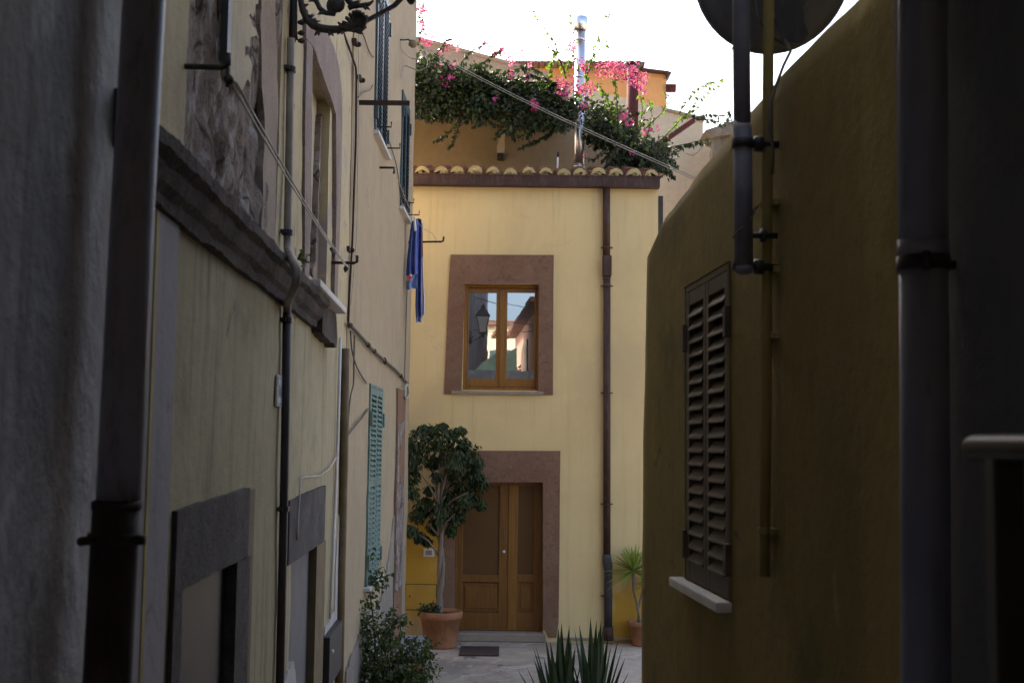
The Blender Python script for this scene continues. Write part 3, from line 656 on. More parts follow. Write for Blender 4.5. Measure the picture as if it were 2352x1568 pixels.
# ---- things fixed to house B
pq = MB(); a0, z1 = WB.px(637, 860, .01); a1, z0 = WB.px(648, 935, .01); pq.box(WB, a0, a1, z0, z1, .002, .014)
pO = pq.build('street_plaque', M['plaque'], None, bevel=.003, base=WB.p(a0, z0)); tag(pO, 'small white enamel street plaque with dark lettering beside the dark conduit', 'plaque')
s = MB(); s.box(WB, a0 + .012, a1 - .012, z1 - .016, z1 - .011, .014, .0155); s.box(WB, a0 + .012, a1 - .012, z0 + .011, z0 + .016, .014, .0155)
s.box(WB, a0 + .012, a0 + .016, z0 + .016, z1 - .016, .014, .0155); s.box(WB, a1 - .016, a1 - .012, z0 + .016, z1 - .016, .014, .0155); s.build('plaque_border', M['plaque_ink'], pO)
s = MB()
for k in range(3):                                    # illegible strokes, seen almost edge-on
    c_ = a0 + (a1 - a0) * (.3 + .2 * k); h = (z1 - z0)
    s.box(WB, c_ - .006, c_ + .006, z0 + h * .3, z0 + h * (.68 - .1 * (k % 2)), .014, .016)
s.build('plaque_lettering', M['plaque_ink'], pO)

cd_ = thing('electric_conduit', 'long grey conduit crossing the dark cornice with black lower pipe beside the plaque', 'conduit', WB.P(643, 1568, .03))
s = MB(); s.tube([WB.P(668, 88, .03), WB.P(665, 300, .03), WB.P(660, 545, .03), WB.P(660, 572, .035), WB.P(672, 598, .16), WB.P(682, 622, .2), WB.P(681, 650, .2), WB.P(668, 680, .14), WB.P(660, 700, .035), WB.P(659, 722, .03)], .021, 10); s.build('upper_conduit', M['conduit'], cd_, True)
s = MB(); s.tube([WB.P(659, 718, .03), WB.P(655, 1000, .03), WB.P(650, 1250, .03), WB.P(641, 1640, .03)], .023, 10); s.build('lower_pipe', M['conduit_dark'], cd_, True)
for yy, xx in ((160, 667), (534, 660), (735, 659), (1168, 652)):
    s = MB(); a, z = WB.px(xx, yy, .03); s.tube([WB.p(a, z - .014, .03), WB.p(a, z + .014, .03)], .03, 10); s.box(WB, a - .05, a, z - .01, z + .01, .0, .03); s.build('clamp', M['black'], cd_)
wp = MB(); wp.tube([WB.P(782, 775, .02), WB.P(776, 1000, .02), WB.P(768, 1200, .02), WB.P(764, 1300, .02), WB.P(758, 1420, .02)], .012, 8)
tag(wp.build('cable_duct', M['white'], None, True, base=WB.P(758, 1420, .02)), 'thin white cable duct at the end of the yellow plaster', 'cable duct')
wc = MB(); wc.tube([WB.P(772, 1050, .02), WB.P(757, 1076, .025), WB.P(735, 1092, .025), WB.P(702, 1095, .02), WB.P(691, 1098, .02), WB.P(688, 1140, .03), WB.P(684, 1200, .03), WB.P(682, 1240, .03)], .006, 6)
tag(wc.build('bell_wire', M['cable'], None, True, base=WB.P(684, 1200, .02)), 'thin pale wire looping over the second doorway lintel', 'wire')
# olive drain pipe on C edge
op = MB(); op.tube([WC.P(793, 800, .04), WC.P(790, 1050, .04), WC.P(784, 1300, .04), WC.P(778, 1640, .04)], .034, 12)
oO = op.build('olive_drainpipe', M['conduit_olive'], None, True, base=WC.P(778, 1640, .04)); tag(oO, 'olive painted drainpipe between the yellow and the beige house', 'drainpipe')

# ---- street lamp on a wrought iron bracket
YL = 6.42
def L(x, y, dy=0): return at_y(x, y, YL + dy)
lamp = thing('street_lamp', 'black wrought iron street lamp on a scrolled bracket above the old house', 'street lamp', L(672, 100))
s = MB()
for k in range(5):
    xx = 663 + 4.2 * k; s.tube([L(xx, -320, -.012 * (2 - abs(k - 2))), L(xx, 78, -.012 * (2 - abs(k - 2))), L(xx + .8 * (k - 2), 92 + 6 * (k % 2), 0)], .0085, 6)
s.tube([L(671, -320), L(671, 84)], .024, 10)
s.build('wall_post', M['black'], lamp, True)
for yy in (76, 70 - 18, 94):
    s = MB(); s.tube([L(684, yy), L(692, yy), L(697, yy), L(703, yy)], [.008, .017, .015, .004], 8); s.build('bolt', M['black'], lamp, True)
def spiral(cx, cy, r0_, r1_, a0_, a1_, n=40, dy=0):
    return [L(cx + (r0_ + (r1_ - r0_) * k / n) * math.cos(a0_ + (a1_ - a0_) * k / n), cy + (r0_ + (r1_ - r0_) * k / n) * math.sin(a0_ + (a1_ - a0_) * k / n), dy) for k in range(n + 1)]
s = MB()
s.tube([L(690, -6), L(693, 12), L(697, 26), L(706, 46), L(718, 58), L(735, 65), L(755, 68), L(775, 68), L(795, 66), L(812, 62)], [.016, .018, .02, .021, .022, .023, .022, .021, .019, .013], 10)
s.tube(spiral(774, 12, 21, 3, math.pi * .55, math.pi * 4.2), [.014 - .006 * k / 40 for k in range(41)], 8)
s.lathe(L(774, 12, -.01), [(.0, -.03), (.03, -.022), (.045, 0), (.03, .02), (0, .025)], 10, (0, 1, 0))
s.tube([L(767, 33), L(748, 30), L(735, 20), L(727, 4), L(726, -20)], [.013, .015, .015, .014, .012], 8)
s.tube([L(700, 36), L(712, 47), L(724, 50), L(736, 49)], [.008, .009, .008, .003], 8)
s.tube([L(800, 20), L(812, 14), L(830, 13), L(848, 10), L(858, 2)], [.015, .016, .014, .012, .006], 8)
s.tube(spiral(822, -20, 34, 6, math.pi * .5, math.pi * 3.0), [.018 - .008 * k / 40 for k in range(41)], 8)
s.tube([L(690, 12), L(700, 14), L(709, 10)], [.014, .012, .004], 8); s.tube([L(690, 22), L(700, 26), L(708, 26)], [.013, .011, .004], 8)
for (x, y, dx, dy) in ((706, 46, 12, -14), (718, 58, 4, -18), (735, 65, -8, 16), (757, 68, 4, 14), (795, 64, -16, 14), (812, 14, 12, -14), (748, 28, -14, 4), (835, 12, 10, 10), (727, 0, -14, 2)):
    for sd in (-1, 0, 1): s.tube([L(x, y), L(x + dx * .6 + sd * 3, y + dy * .6, .012 * sd), L(x + dx + sd * 5, y + dy + abs(sd) * 2, .02 * sd)], [.010, .009, .002], 6)
s.build('scrollwork', M['iron'], lamp, True)
s = MB()
for k in range(9):                                     # acanthus leaf: nine curled lobes fanning from the bar
    t = k / 8; bx, by = 832 - 62 * t * .2, 66 - 4 * t; tx, ty = 842 - 62 * t, 38 - 16 * math.sin(math.pi * min(1, t * 1.1)) + 20 * t * t
    for sd in (-1, 1):
        s.tube([L(bx, by, 0), L((bx + tx) / 2, (by + ty) / 2 + 2, .02 * sd), L(tx, ty, .045 * sd), L(tx - 2, ty + 4, .055 * sd)], [.012, .014, .010, .003], 6)
s.tube([L(842, 62), L(830, 68), L(815, 70), L(800, 66), L(785, 58), L(776, 52)], [.006, .014, .015, .012, .009, .006], 8)
s.tube([L(800, 68), L(815, 70), L(828, 76), L(835, 78)], [.012, .012, .009, .002], 6)
s.build('leaf_ornament', M['iron'], lamp, True)
s = MB(); s.tube([L(835, 52), L(880, 28), L(905, 14)], .015, 4); s.tube([L(905, 14), L(925, -6), L(938, -14)], [.015, .015, .02], 8); s.build('arm', M['iron'], lamp)
LB = L(945, -14)
s = MB(); s.lathe(LB, [(0, -.062), (.012, -.058), (.026, -.04), (.03, -.022), (.018, -.004), (.03, .012), (.10, .03), (.11, .05)], 16); s.build('finial', M['black'], lamp, True)
lan = MB()
for k in range(4):
    a = math.pi / 4 + math.pi / 2 * k; c_, s_ = math.cos(a), math.sin(a)
    lan.tube([LB + Vector((c_ * .11, s_ * .11, .05)), LB + Vector((c_ * .19, s_ * .19, .42))], .011, 6)
lan.lathe(LB, [(.21, .42), (.23, .44), (.20, .47), (.10, .57), (.055, .60), (.07, .63), (.05, .67), (.015, .70), (0, .76)], 4, None)
lanO = lan.build('lantern_cage', M['black'], lamp)
s = MB(); s.lathe(LB, [(.10, .055), (.178, .415)], 4); s.build('lantern_glass', M['lamp_glass'], lanO)

# ---- clotheslines, hooks, iron bars
def hook(W, pts, r, mat, label, cat='hook', group='clothesline hooks', name='clothesline_hook'):
    s = MB(); s.tube(pts, r, 8); return tag(s.build(name, mat, None, True, base=pts[0]), label, cat, group)
def out(W, x, y, dx, up=.0, z_=0):
    a, z = W.px(x, y); return W.p(a, z + z_, dx)
def out_to(W, x, y, x2):
    """A point level with the wall point seen at (x, y), straight out from the wall until it is seen at column x2."""
    a, z = W.px(x, y); lo, hi = 0, 1.5
    for _ in range(40):
        m_ = (lo + hi) / 2; p = W.p(a, z, m_); v = ROT.transposed() @ (p - EYE)
        if CX + FPX * v.x / -v.z < x2: lo = m_
        else: hi = m_
    return a, z, lo
a, z, dd = out_to(WB, 426, 153, 524)
hook(WB, [WB.p(a, z, -.03), WB.p(a, z, dd - .02), WB.p(a, z + .01, dd), WB.p(a, z + .05, dd)], .0105, M['black'], 'thick black clothesline hook on the decayed stone, nearest the grey downpipe')
hA = WB.p(a, z, dd)
a, z, dd = out_to(WB, 762, 603, 820)
hook(WB, [WB.p(a, z, 0), WB.p(a, z, dd - .02), WB.p(a, z + .01, dd), WB.p(a, z + .055, dd)], .011, M['rust'], 'rusty clothesline hook above the marble sill, far end of the double line')
hBp = WB.p(a, z, .10)
cl = thing('clothesline', 'double white clothesline with pulleys slanting down past the dark cornice', 'clothesline', hA)
for o_ in (Vector((0, 0, -.035)), Vector((.03, 0, -.055))):
    s = MB(); p0, p1_ = hA + o_, hBp + o_ * .6; s.tube([p0.lerp(p1_, k / 12) + Vector((0, 0, -.10 * math.sin(math.pi * k / 12) * .3)) for k in range(13)], .0042, 6); s.build('line', M['cable'], cl, True)
for p_ in (hA, hBp):
    s = MB(); s.lathe(p_ + Vector((.004, -.004, -.045)), [(.0, -.008), (.017, -.008), (.011, 0), (.017, .008), (0, .008)], 14, WB.n.cross(Vector((0, 0, 1)))); s.tube([p_, p_ + Vector((0, 0, -.07))], .008, 6); s.build('pulley', M['black'], cl, True)
pp = hA.lerp(hBp, .78) + Vector((0, 0, -.06)); s = MB(); s.tube([pp, pp + Vector((.01, .06, -.015)), pp + Vector((.0, .1, -.045))], [.012, .016, .008], 7); s.build('clothes_peg', M['black'], cl)

a, z, dd = out_to(WC, 872, 385, 905)
hook(WC, [WC.p(a, z, 0), WC.p(a, z, dd), WC.p(a, z - .06, dd)], .012, M['rust'], 'bent rusty hook just below the nearer upper shutters')
h1 = WC.p(a, z, dd)
a, z, dd = out_to(WC, 938, 556, 1019)
hook(WC, [WC.p(a, z, -.02), WC.p(a, z + .01, dd - .03), WC.p(a, z + .02, dd - .005), WC.p(a, z + .075, dd)], .012, M['rust'], 'slim hooked iron arm at the house corner behind the blue towel')
h2 = WC.p(a, z + .01, dd - .08)
a, z, dd = out_to(WC, 824, 236, 941)
s = MB(); s.box(WC, a - .018, a + .018, z - .018, z + .018, -.02, dd); tag(s.build('iron_bracket', M['rust'], None, base=WC.p(a, z, 0)), 'straight rusty iron bar sticking out in front of the upper shutters', 'iron bar')
for i, (x, y, lab) in enumerate(((812, 97, 'small rusty iron stub high beside the slanting cable'), (822, 180, 'larger rusty iron stub above the straight iron bar'), (796, 572, 'round rusty iron stub just above the far clothesline hook'))):
    a, z = WC.px(x, y); s = MB(); s.box(WC, a - .05, a + .05, z - .018, z + .018, -.01, .03); s.lathe(WC.p(a + .06, z, .01), [(0, .05), (.02, .04), (.024, 0)], 10, WC.n)
    tag(s.build('iron_stub', M['rust'], None, base=WC.p(a, z, 0)), lab, 'iron stub', 'iron stubs in the beige wall')

# towel on its line
YT = 14.6
ll = MB(); pA = h1; pB = h2; ll.tube([pA.lerp(pB, k / 14) + Vector((0, 0, -.16 * math.sin(math.pi * min(1, k / 12)))) for k in range(15)], .003, 5)
tag(ll.build('washing_line', M['cable'], None, True, base=pA), 'thin washing line along the beige wall holding the blue towel', 'washing line')
def flap(mb, rows, fold, y0, seed, nx=14, y_amp=.05):
    """rows: (left px, right px, y px) from top to bottom; a hanging cloth with soft vertical folds."""
    vs = []; ny = 26
    for j in range(ny + 1):
        t = j / ny * (len(rows) - 1); k = min(int(t), len(rows) - 2); f = t - k
        l_, r_, y_ = [rows[k][q] + (rows[k + 1][q] - rows[k][q]) * f for q in range(3)]
        for i in range(nx + 1):
            u_ = i / nx; wv = math.sin(u_ * fold * math.pi + seed + .6 * math.sin(j * .12)) * y_amp * (.35 + .65 * j / ny)
            vs.append(at_y(l_ + (r_ - l_) * u_, y_ + 1.5 * math.sin(u_ * 5 + seed), y0 + wv))
    mb.add(vs, [(j * (nx + 1) + i, j * (nx + 1) + i + 1, (j + 1) * (nx + 1) + i + 1, (j + 1) * (nx + 1) + i) for j in range(ny) for i in range(nx)])
tw = thing('beach_towel', 'bright blue printed towel drying on the washing line at the house corner', 'towel', at_y(953, 735, YT))
s = MB(); flap(s, [(946, 960, 506), (942, 959, 530), (935, 959, 590), (932, 959, 632)], 4.2, YT, .4); s.build('front_flap', M['towel'], tw, True)
s = MB(); flap(s, [(932, 947, 631), (932, 946, 644)], 2, YT - .02, .6); s.build('printed_patch', M['towel_white'], tw, True)
s = MB(); s.lathe(at_y(939.5, 637.5, YT - .085), [(0, .003), (.03, .003), (.03, 0)], 12, (0, -1, 0)); s.build('round_print', M['towel_red'], tw)
s = MB(); flap(s, [(946, 959, 631), (932, 959, 646), (932, 958, 656), (932, 957, 664)], 3, YT + .01, .9); s.build('hem_band', M['towel_sky'], tw, True)
s = MB(); flap(s, [(952, 968, 503), (958, 970, 520), (956, 969, 600), (954, 969, 700), (955, 969, 728)], 3.2, YT + .1, 2.0); s.build('back_flap', M['towel'], tw, True)
s = MB(); flap(s, [(969, 971, 512), (969, 971, 560), (969.5, 973, 640), (970, 976, 690), (969, 975, 724)], 1.4, YT + .12, 1.0, 5, .03); s.build('white_edge', M['towel_white'], tw, True)
s = MB(); flap(s, [(969, 970.5, 520), (969.5, 971.5, 590)], 1, YT + .1, 1.0, 3, .01); s.build('red_edge', M['towel_red'], tw, True)
s = MB(); flap(s, [(955, 969, 728), (955.5, 968, 740)], 3.2, YT + .095, 2.0); s.build('printed_hem', M['towel_sky'], tw, True)
s = MB(); s.tube([at_y(952, 500, YT - .05), at_y(954, 530, YT - .07)], .016, 6); s.build('clothes_peg', M['white'], tw)

# ---- cables on the beige house
def wire(name, W, pts, r, mat, label, cat='cable', d=.02, group=None):
    s = MB(); q = [W.P(x, y, d) for x, y in pts]; sm = []
    for i in range(len(q) - 1):
        a_, b_ = q[max(0, i - 1)], q[min(len(q) - 1, i + 2)]
        for k in range(5):
            t = k / 5; p0, p1_, m0_, m1_ = q[i], q[i + 1], (q[i + 1] - a_) / 2, (b_ - q[i]) / 2
            sm.append(p0 * (2 * t ** 3 - 3 * t * t + 1) + m0_ * (t ** 3 - 2 * t * t + t) + p1_ * (-2 * t ** 3 + 3 * t * t) + m1_ * (t ** 3 - t * t))
    sm.append(q[-1]); s.tube(sm, r, 6); return tag(s.build(name, mat, None, True, base=q[0]), label, cat, group)
wire('cable_bundle', WC, [(800, 742), (815, 757), (832, 776), (850, 797), (872, 818), (890, 834), (905, 846), (918, 860), (932, 876), (937, 880)], .015, M['cable_dark'], 'knotted bundle of old cables sloping along the beige wall above the green shutters', d=.03)
kb = bpy.data.objects['cable_bundle']; s = MB()
for x, y in ((804, 747), (846, 792), (860, 806), (884, 829), (921, 863)):
    c_ = WC.P(x, y, .035); s.lathe(c_, [(0, -.07), (.017, -.05), (.023, 0), (.018, .04), (0, .07)], 8, WC.u + Vector((0, .3 * random.uniform(-1, 1), random.uniform(-.6, .3))))
s.build('knots', M['rust'], kb, True)
wire('wall_cable', WC, [(783, 60), (800, 105), (812, 140), (818, 165), (818, 240), (817, 330), (813, 440), (809, 560), (803, 660), (800, 742)], .010, M['rust'], 'dark clipped cable running down the joint from the lamp to the bundle')
wire('wall_cable', WC, [(824, 0), (824, 120), (823, 300), (821, 420), (818, 560), (806, 700)], .004, M['cable'], 'thin pale cable dropping straight down beside the dark clipped cable')
wire('wall_cable', WC, [(830, 30), (828, 60), (838, 90), (848, 118), (858, 132)], .006, M['cable_dark'], 'loose dark wire running to the edge of the nearer upper shutters')
wire('wall_cable', WC, [(822, 224), (836, 212), (850, 207), (856, 196)], .006, M['cable_dark'], 'short kinked wire between the iron bar and the upper shutters')
wire('wall_cable', WC, [(805, 760), (808, 800), (815, 830), (826, 855), (842, 880)], .007, M['cable_dark'], 'slack grey wire falling to the top corner of the green shutters')
wire('wall_cable', WC, [(814, 770), (813, 830), (812, 880), (805, 910), (801, 950), (799, 990)], .007, M['cable_dark'], 'slack grey wire hanging straight beside the olive drainpipe')
wire('wall_cable', WC, [(798, 1000), (815, 978), (832, 958), (846, 938)], .009, M['cable_dark'], 'short stiff cable rising from the olive drainpipe to the green shutters')
wire('wall_cable', WC, [(888, 300), (896, 330), (908, 370), (914, 400), (918, 440), (921, 470)], .006, M['cable_dark'], 'thin wire swinging down between the two upper shutters')
wire('wall_cable', WC, [(936, 640), (933, 720), (931, 800), (929, 872)], .006, M['cable_dark'], 'thin wire down the house corner below the blue towel')
wire('cable_coil', WC, [(934, 880), (937, 890), (938, 905), (934, 915), (930, 908), (931, 890), (936, 882)], .014, M['cable'], 'coiled spare cable hanging at the end of the sloping bundle', d=.05)
ins = thing('cable_insulator', 'small clay insulator with looped wires at the top corner of the beige house', 'insulator', WC.P(950, 100, .06))
s = MB(); s.lathe(WC.P(948, 101, .14), [(0, -.05), (.035, -.04), (.05, 0), (.035, .04), (0, .05)], 14, (1, .4, -.3)); s.build('insulator_body', M['rubble'], ins, True)
s = MB(); s.tube([WC.P(920, 92, .01), WC.P(930, 92, .05), WC.P(938, 91, .08), WC.P(945, 98, .12)], .009, 6); s.build('anchor', M['rust'], ins, True)
s = MB(); s.tube([WC.P(919, 94, .02), WC.P(921, 110, .02), WC.P(930, 124, .04), WC.P(944, 134, .1), WC.P(960, 137, .2)], .006, 6)
s.tube([WC.P(921, 178, .02), WC.P(926, 156, .03), WC.P(931, 150, .05), WC.P(940, 155, .1), WC.P(962, 163, .25), WC.P(980, 155, .35), WC.P(982, 140, .35), WC.P(965, 110, .2)], .007, 6); s.build('wire_loops', M['cable'], ins, True)

# ================================================================== LEFT: GREY HOUSE AND ITS DOWNPIPE (nearest)
WA = Wall((-1.004 - .0 + .05, 0), (-.0365, 1), 1)
hA_ = thing('grey_house', 'rough grey rendered house wall close by, left of the tall grey downpipe', 'house', (-1.0, 1.5, 0))
sA1 = WA.px(306, 640)[0]
mb = MB(); wall_sheet(mb, WA, -9, sA1, 0, 8.5, (), th=2.8, step=.11, amp=.007, seed=21, freq=1.1); mb.build('wall', M['greywall'], hA_)
s = MB(); s.box(WA, -9.1, sA1 + .05, 8.5, 8.65, -2.9, .3); s.build('eaves', M['tile'], hA_)
pd = .095
gp = thing('grey_downpipe', 'tall dark grey plastic downpipe with a rusted iron foot on the left house', 'downpipe', WA.P(245, 1568, pd))
def gpt(x, y): return WA.P(x, y, pd)
s = MB(); s.tube([gpt(334, -60), gpt(331, 0), gpt(300, 570), gpt(272, 1150)], .054, 24); s.build('upper_pipe', M['pvc'], gp, True)
s = MB(); s.tube([gpt(268, 1150), gpt(268, 1168)], .060, 24); s.tube([gpt(267, 1168), gpt(262, 1260), gpt(246, 1568), gpt(240, 1700)], .057, 24); s.build('iron_foot', M['cast'], gp, True)
s = MB(); c_ = gpt(262, 1236); s.tube([c_ + Vector((0, 0, -.014)), c_ + Vector((0, 0, .014))], .063, 24); s.tube([c_ + WA.u * -.10 + WA.n * -.05, c_ + WA.u * .1 + WA.n * -.0], .011, 8); s.tube([c_ + Vector((.06, -.03, 0)), c_ + Vector((.085, -.03, 0))], .013, 8); s.build('clamp', M['cast'], gp, True)

# ================================================================== RIGHT: OCHRE HOUSE
hR = thing('ochre_house', 'low ochre rendered house with one brown louvred shutter on the right', 'house', (1.2, 5.5, 0))
top = [WR.px(x, y) for x, y in ((1470, 1640), (1472, 1300), (1475, 1020), (1480, 760), (1483, 610), (1485, 575), (1490, 552), (1500, 531), (1520, 508), (1560, 455), (1600, 399), (1640, 352), (1690, 290), (1730, 243), (1790, 172), (1870, 88), (1960, 3))]
ztR = sum(z for a, z in top[-6:]) / 6
aN = WR.px(2075, 800)[0]
rh0, rh1 = WR.px(1680, 900)[0], WR.px(1578, 900)[0]; rz0 = WR.px(1625, 1352)[1]; rz1_ = WR.px(1628, 630)[1]
# front sheet as a grid clipped to the outline, with a bulge along the worn top edge
def far_edge(z):                                        # along-wall position of the battered far edge at height z
    pts = sorted([(z_, a_) for a_, z_ in top[:9]])
    if z <= pts[0][0]: return pts[0][1]
    for i in range(len(pts) - 1):
        if pts[i][0] <= z <= pts[i + 1][0]:
            f = (z - pts[i][0]) / max(1e-6, pts[i + 1][0] - pts[i][0]); return pts[i][1] + (pts[i + 1][1] - pts[i][1]) * f
    return pts[-1][1]
zs = [ -.05 + k * .12 for k in range(int((ztR + .05) / .12) + 1)]
zs = sorted(set([round(q, 4) for q in zs if q < ztR - .08] + [rz0, rz1_] + [ztR - .34, ztR - .26, ztR - .18, ztR - .12, ztR - .06, ztR]))
as_n = 44; vs = []; fs = []; cols = []
afar = lambda z: far_edge(z)
lines = sorted(set([rh0, rh1] + [aN + (rh0 - aN) * k / 20 for k in range(20)] + [rh0 + (rh1 - rh0) * k / 6 for k in range(7)]))
fix = [x for x in lines if x <= rh1 + 1e-6]; ntail = 10
def row(z):
    e = afar(z) if z < top[8][1] else WR.px(1520, 508)[0] - (z - top[8][1]) * .0
    zmax = ztR
    return fix + [rh1 + (e - rh1) * k / ntail for k in range(1, ntail + 1)]
def topz(a):
    pts = sorted([(a_, z_) for a_, z_ in top[8:]])
    if a <= pts[0][0]: return pts[0][1] + .0
    for i in range(len(pts) - 1):
        if pts[i][0] <= a <= pts[i + 1][0]:
            f = (a - pts[i][0]) / (pts[i + 1][0] - pts[i][0]); return pts[i][1] + (pts[i + 1][1] - pts[i][1]) * f
    return pts[-1][1]
zlast = top[8][1]
zs = [q for q in zs if q < min(zlast, min(topz(x) for x in fix)) - .1] + [None] * 3
nr = len(zs)
for j, z in enumerate(zs):
    R_ = row(z) if z is not None else None
    if z is None:
        k3 = j - (nr - 3); zb = zs[nr - 4]
    base_row = row(zs[nr - 4]) if z is None else R_
    for i, a in enumerate(base_row):
        if z is None:
            e_top = row(zlast)[i] if i >= len(fix) else a
            t = (k3 + 1) / 3; a2 = a + (e_top - a) * t; zt_ = (topz(a2) if a2 < top[8][0] + 1 else zlast); z2 = zb + (zt_ - zb) * t
            dn = -.012 * max(0, t - .5) ** 2 * 4
        else: a2, z2, dn = a, z, 0
        if z is None and k3 == 2: z2 += .007 * noise.noise(Vector((a2 * 3.7, 1, 4)))
        edge = max(0, 1 - (base_row[-1] - a) / .12); dn -= .008 * edge * edge
        dn += .006 * (noise.noise(Vector((a2 * 1.6, z2 * 1.6, 9))) + .4 * noise.noise(Vector((a2 * 4, z2 * 4, 2))))
        vs.append(WR.p(a2, z2, dn))
nc = len(fix) + ntail
for j in range(nr - 1):
    for i in range(nc - 1):
        if zs[j] is not None and zs[j] >= rz0 - 1e-6 and zs[j + 1] is not None and zs[j + 1] <= rz1_ + 1e-6 and i < len(fix) - 1 and fix[i] >= rh0 - 1e-6 and fix[i + 1] <= rh1 + 1e-6: continue
        k = j * nc + i; fs.append((k, k + 1, k + nc + 1, k + nc))
b0 = len(vs); back = []
for j in range(nr): vs.append(tuple(Vector(vs[j * nc + nc - 1]) - WR.n * 3)); 
for j in range(nr - 1): fs.append((j * nc + nc - 1, b0 + j, b0 + j + 1, (j + 1) * nc + nc - 1))
b1_ = len(vs)
for i in range(nc): vs.append(tuple(Vector(vs[(nr - 1) * nc + i]) - WR.n * 3))
for i in range(nc - 1): fs.append(((nr - 1) * nc + i, (nr - 1) * nc + i + 1, b1_ + i + 1, b1_ + i))
s = MB(); s.add(vs, fs); 
zr = [rz0, rz1_]
for (a_, b_, z_, y_) in ((rh0, rh0, rz0, rz1_), (rh1, rh1, rz0, rz1_), (rh0, rh1, rz0, rz0), (rh0, rh1, rz1_, rz1_)):
    s.add([WR.p(a_, z_, .012), WR.p(b_, z_ if a_ != b_ else y_, .012), WR.p(b_, z_ if a_ != b_ else y_, -.2), WR.p(a_, z_, -.2)], [(0, 1, 2, 3)])
s.build('wall', M['ochre'], hR, True)
r_ = shutter(WR, hR, rh0 + .004, rh1 - .004, rz0 + .004, rz1_ - .004, .008, M['brown_sh'], .066, (), 2, True, .05, .04, .06)
s = MB(); sa0 = WR.px(1548, 1345)[0]; sa1 = WR.px(1668, 1380)[0]; s.box(WR, rh0 - .0, rh1 + .12, rz0 - .05, rz0 - .002, -.1, .07); s.build('sill', M['marble'], r_, bevel=.008)

# mast, dish, ochre conduit
ms = thing('dish_mast', 'weathered grey pole clamped to the ochre wall in front of the satellite dish', 'pole', WR.P(1707, 630, .14))
def mp(x, y, d=.14): return WR.P(x, y, d)
s = MB(); s.tube([mp(1702, -700), mp(1702, 0), mp(1705, 300)], .0335, 20); s.build('upper_tube', M['mast'], ms, True)
s = MB(); s.tube([mp(1705, 296), mp(1707, 470), mp(1708, 618)], .036, 20); s.tube([mp(1708, 612), mp(1708, 624), mp(1708, 630)], [.037, .037, .02], 20); s.build('lower_tube', M['mast'], ms, True)
s = MB(); s.tube([mp(1704, 278), mp(1705, 298)], .0355, 20); s.build('white_tape', M['white'], ms, True)
for yy in (330, 612):
    s = MB(); c_ = mp(1706, yy); s.tube([c_ + Vector((0, 0, -.016)), c_ + Vector((0, 0, .016))], .043, 18); s.tube([c_, c_ - WR.n * .15], .014, 8); s.lathe(c_ - WR.n * .06, [(0, .02), (.03, .015), (.03, -.015), (0, -.02)], 12, WR.n); s.build('clamp', M['black'], ms, True)
s = MB(); c_ = mp(1708, 540); s.tube([c_, c_ - WR.n * .13], .012, 8); s.lathe(c_ - WR.n * .075, [(0, .012), (.026, .01), (.026, -.01), (0, -.012)], 12, WR.n); s.build('standoff_bolt', M['black'], ms, True)
s = MB(); s.tube([mp(1683, 108), mp(1672, 150), mp(1668, 195), mp(1671, 240), mp(1683, 288)], .0022, 5); s.build('loose_wire', M['cable_dark'], ms, True)
s = MB(); s.tube([mp(1684, 545, .18), mp(1700, 527, .185), mp(1722, 505, .18), mp(1735, 480, .05), mp(1748, 466, .04)], .005, 6); s.build('tie_wire', M['cable_dark'], ms, True)
oc = thing('ochre_conduit', 'ochre painted conduit running up the right wall beside the shutter', 'conduit', WR.P(1756, 1320, .035))
s = MB(); s.tube([WR.P(1766, -700, .04), WR.P(1766, 0, .04), WR.P(1762, 400, .04), WR.P(1759, 1000, .035), WR.P(1756, 1322, .035)], .0215, 16); s.build('pipe', M['conduit_ochre'], oc, True)
for yy, xx in ((470, 1761), (622, 1761), (773, 1760), (1218, 1757)):
    s = MB(); a, z = WR.px(xx, yy, .035); s.box(WR, a - .065, a + .065, z - .012, z + .012, .0, .026); s.tube([WR.p(a, z - .013, .036), WR.p(a, z + .013, .036)], .026, 14); s.build('clamp', M['conduit_ochre'], oc, bevel=.003)
dishc = at_y(1775, -72, 4.95)
di = thing('satellite_dish', 'large grey satellite dish seen from behind above the ochre wall', 'satellite dish', dishc + Vector((0, 0, -.33)))
ax = Vector((.05, -.93, -.36)).normalized()             # back of the bowl points to the alley
e1 = Vector((1, .05, 0)).normalized(); e1 = (e1 - ax * e1.dot(ax)).normalized(); e2 = ax.cross(e1)
s = MB(); vs = []; fs = []; NR, NA = 9, 48; Rd = .335
for rr in range(NR + 1):
    q = Rd * rr / NR
    for k in range(NA):
        t = 2 * math.pi * k / NA; vs.append(dishc + (e1 * math.cos(t) + e2 * math.sin(t) * 1.04) * q + ax * (.075 * (1 - (rr / NR) ** 2)))
for rr in range(NR):
    for k in range(NA): fs.append((rr * NA + k, rr * NA + (k + 1) % NA, (rr + 1) * NA + (k + 1) % NA, (rr + 1) * NA + k))
s.add(vs, fs)
s.tube([dishc + (e1 * math.cos(2 * math.pi * k / NA) + e2 * math.sin(2 * math.pi * k / NA) * 1.04) * Rd for k in range(NA + 1)], .007, 6)
o_ = s.build('reflector', M['dish'], di, True); sm_ = o_.modifiers.new('thick', 'SOLIDIFY'); sm_.thickness = .003
s = MB(); vs = [at_y(x, y, Y_) for Y_ in (4.74, 4.86) for x, y in ((1783, -150), (1850, -150), (1851, -20), (1840, 20), (1840, 50), (1849, 76), (1838, 92), (1802, 92), (1790, 62), (1785, 20))]
s.add(vs, [tuple(range(10)), tuple(range(19, 9, -1))] + [(i, (i + 1) % 10, 10 + (i + 1) % 10, 10 + i) for i in range(10)])
s.build('mount_bracket', M['black'], di, bevel=.012)
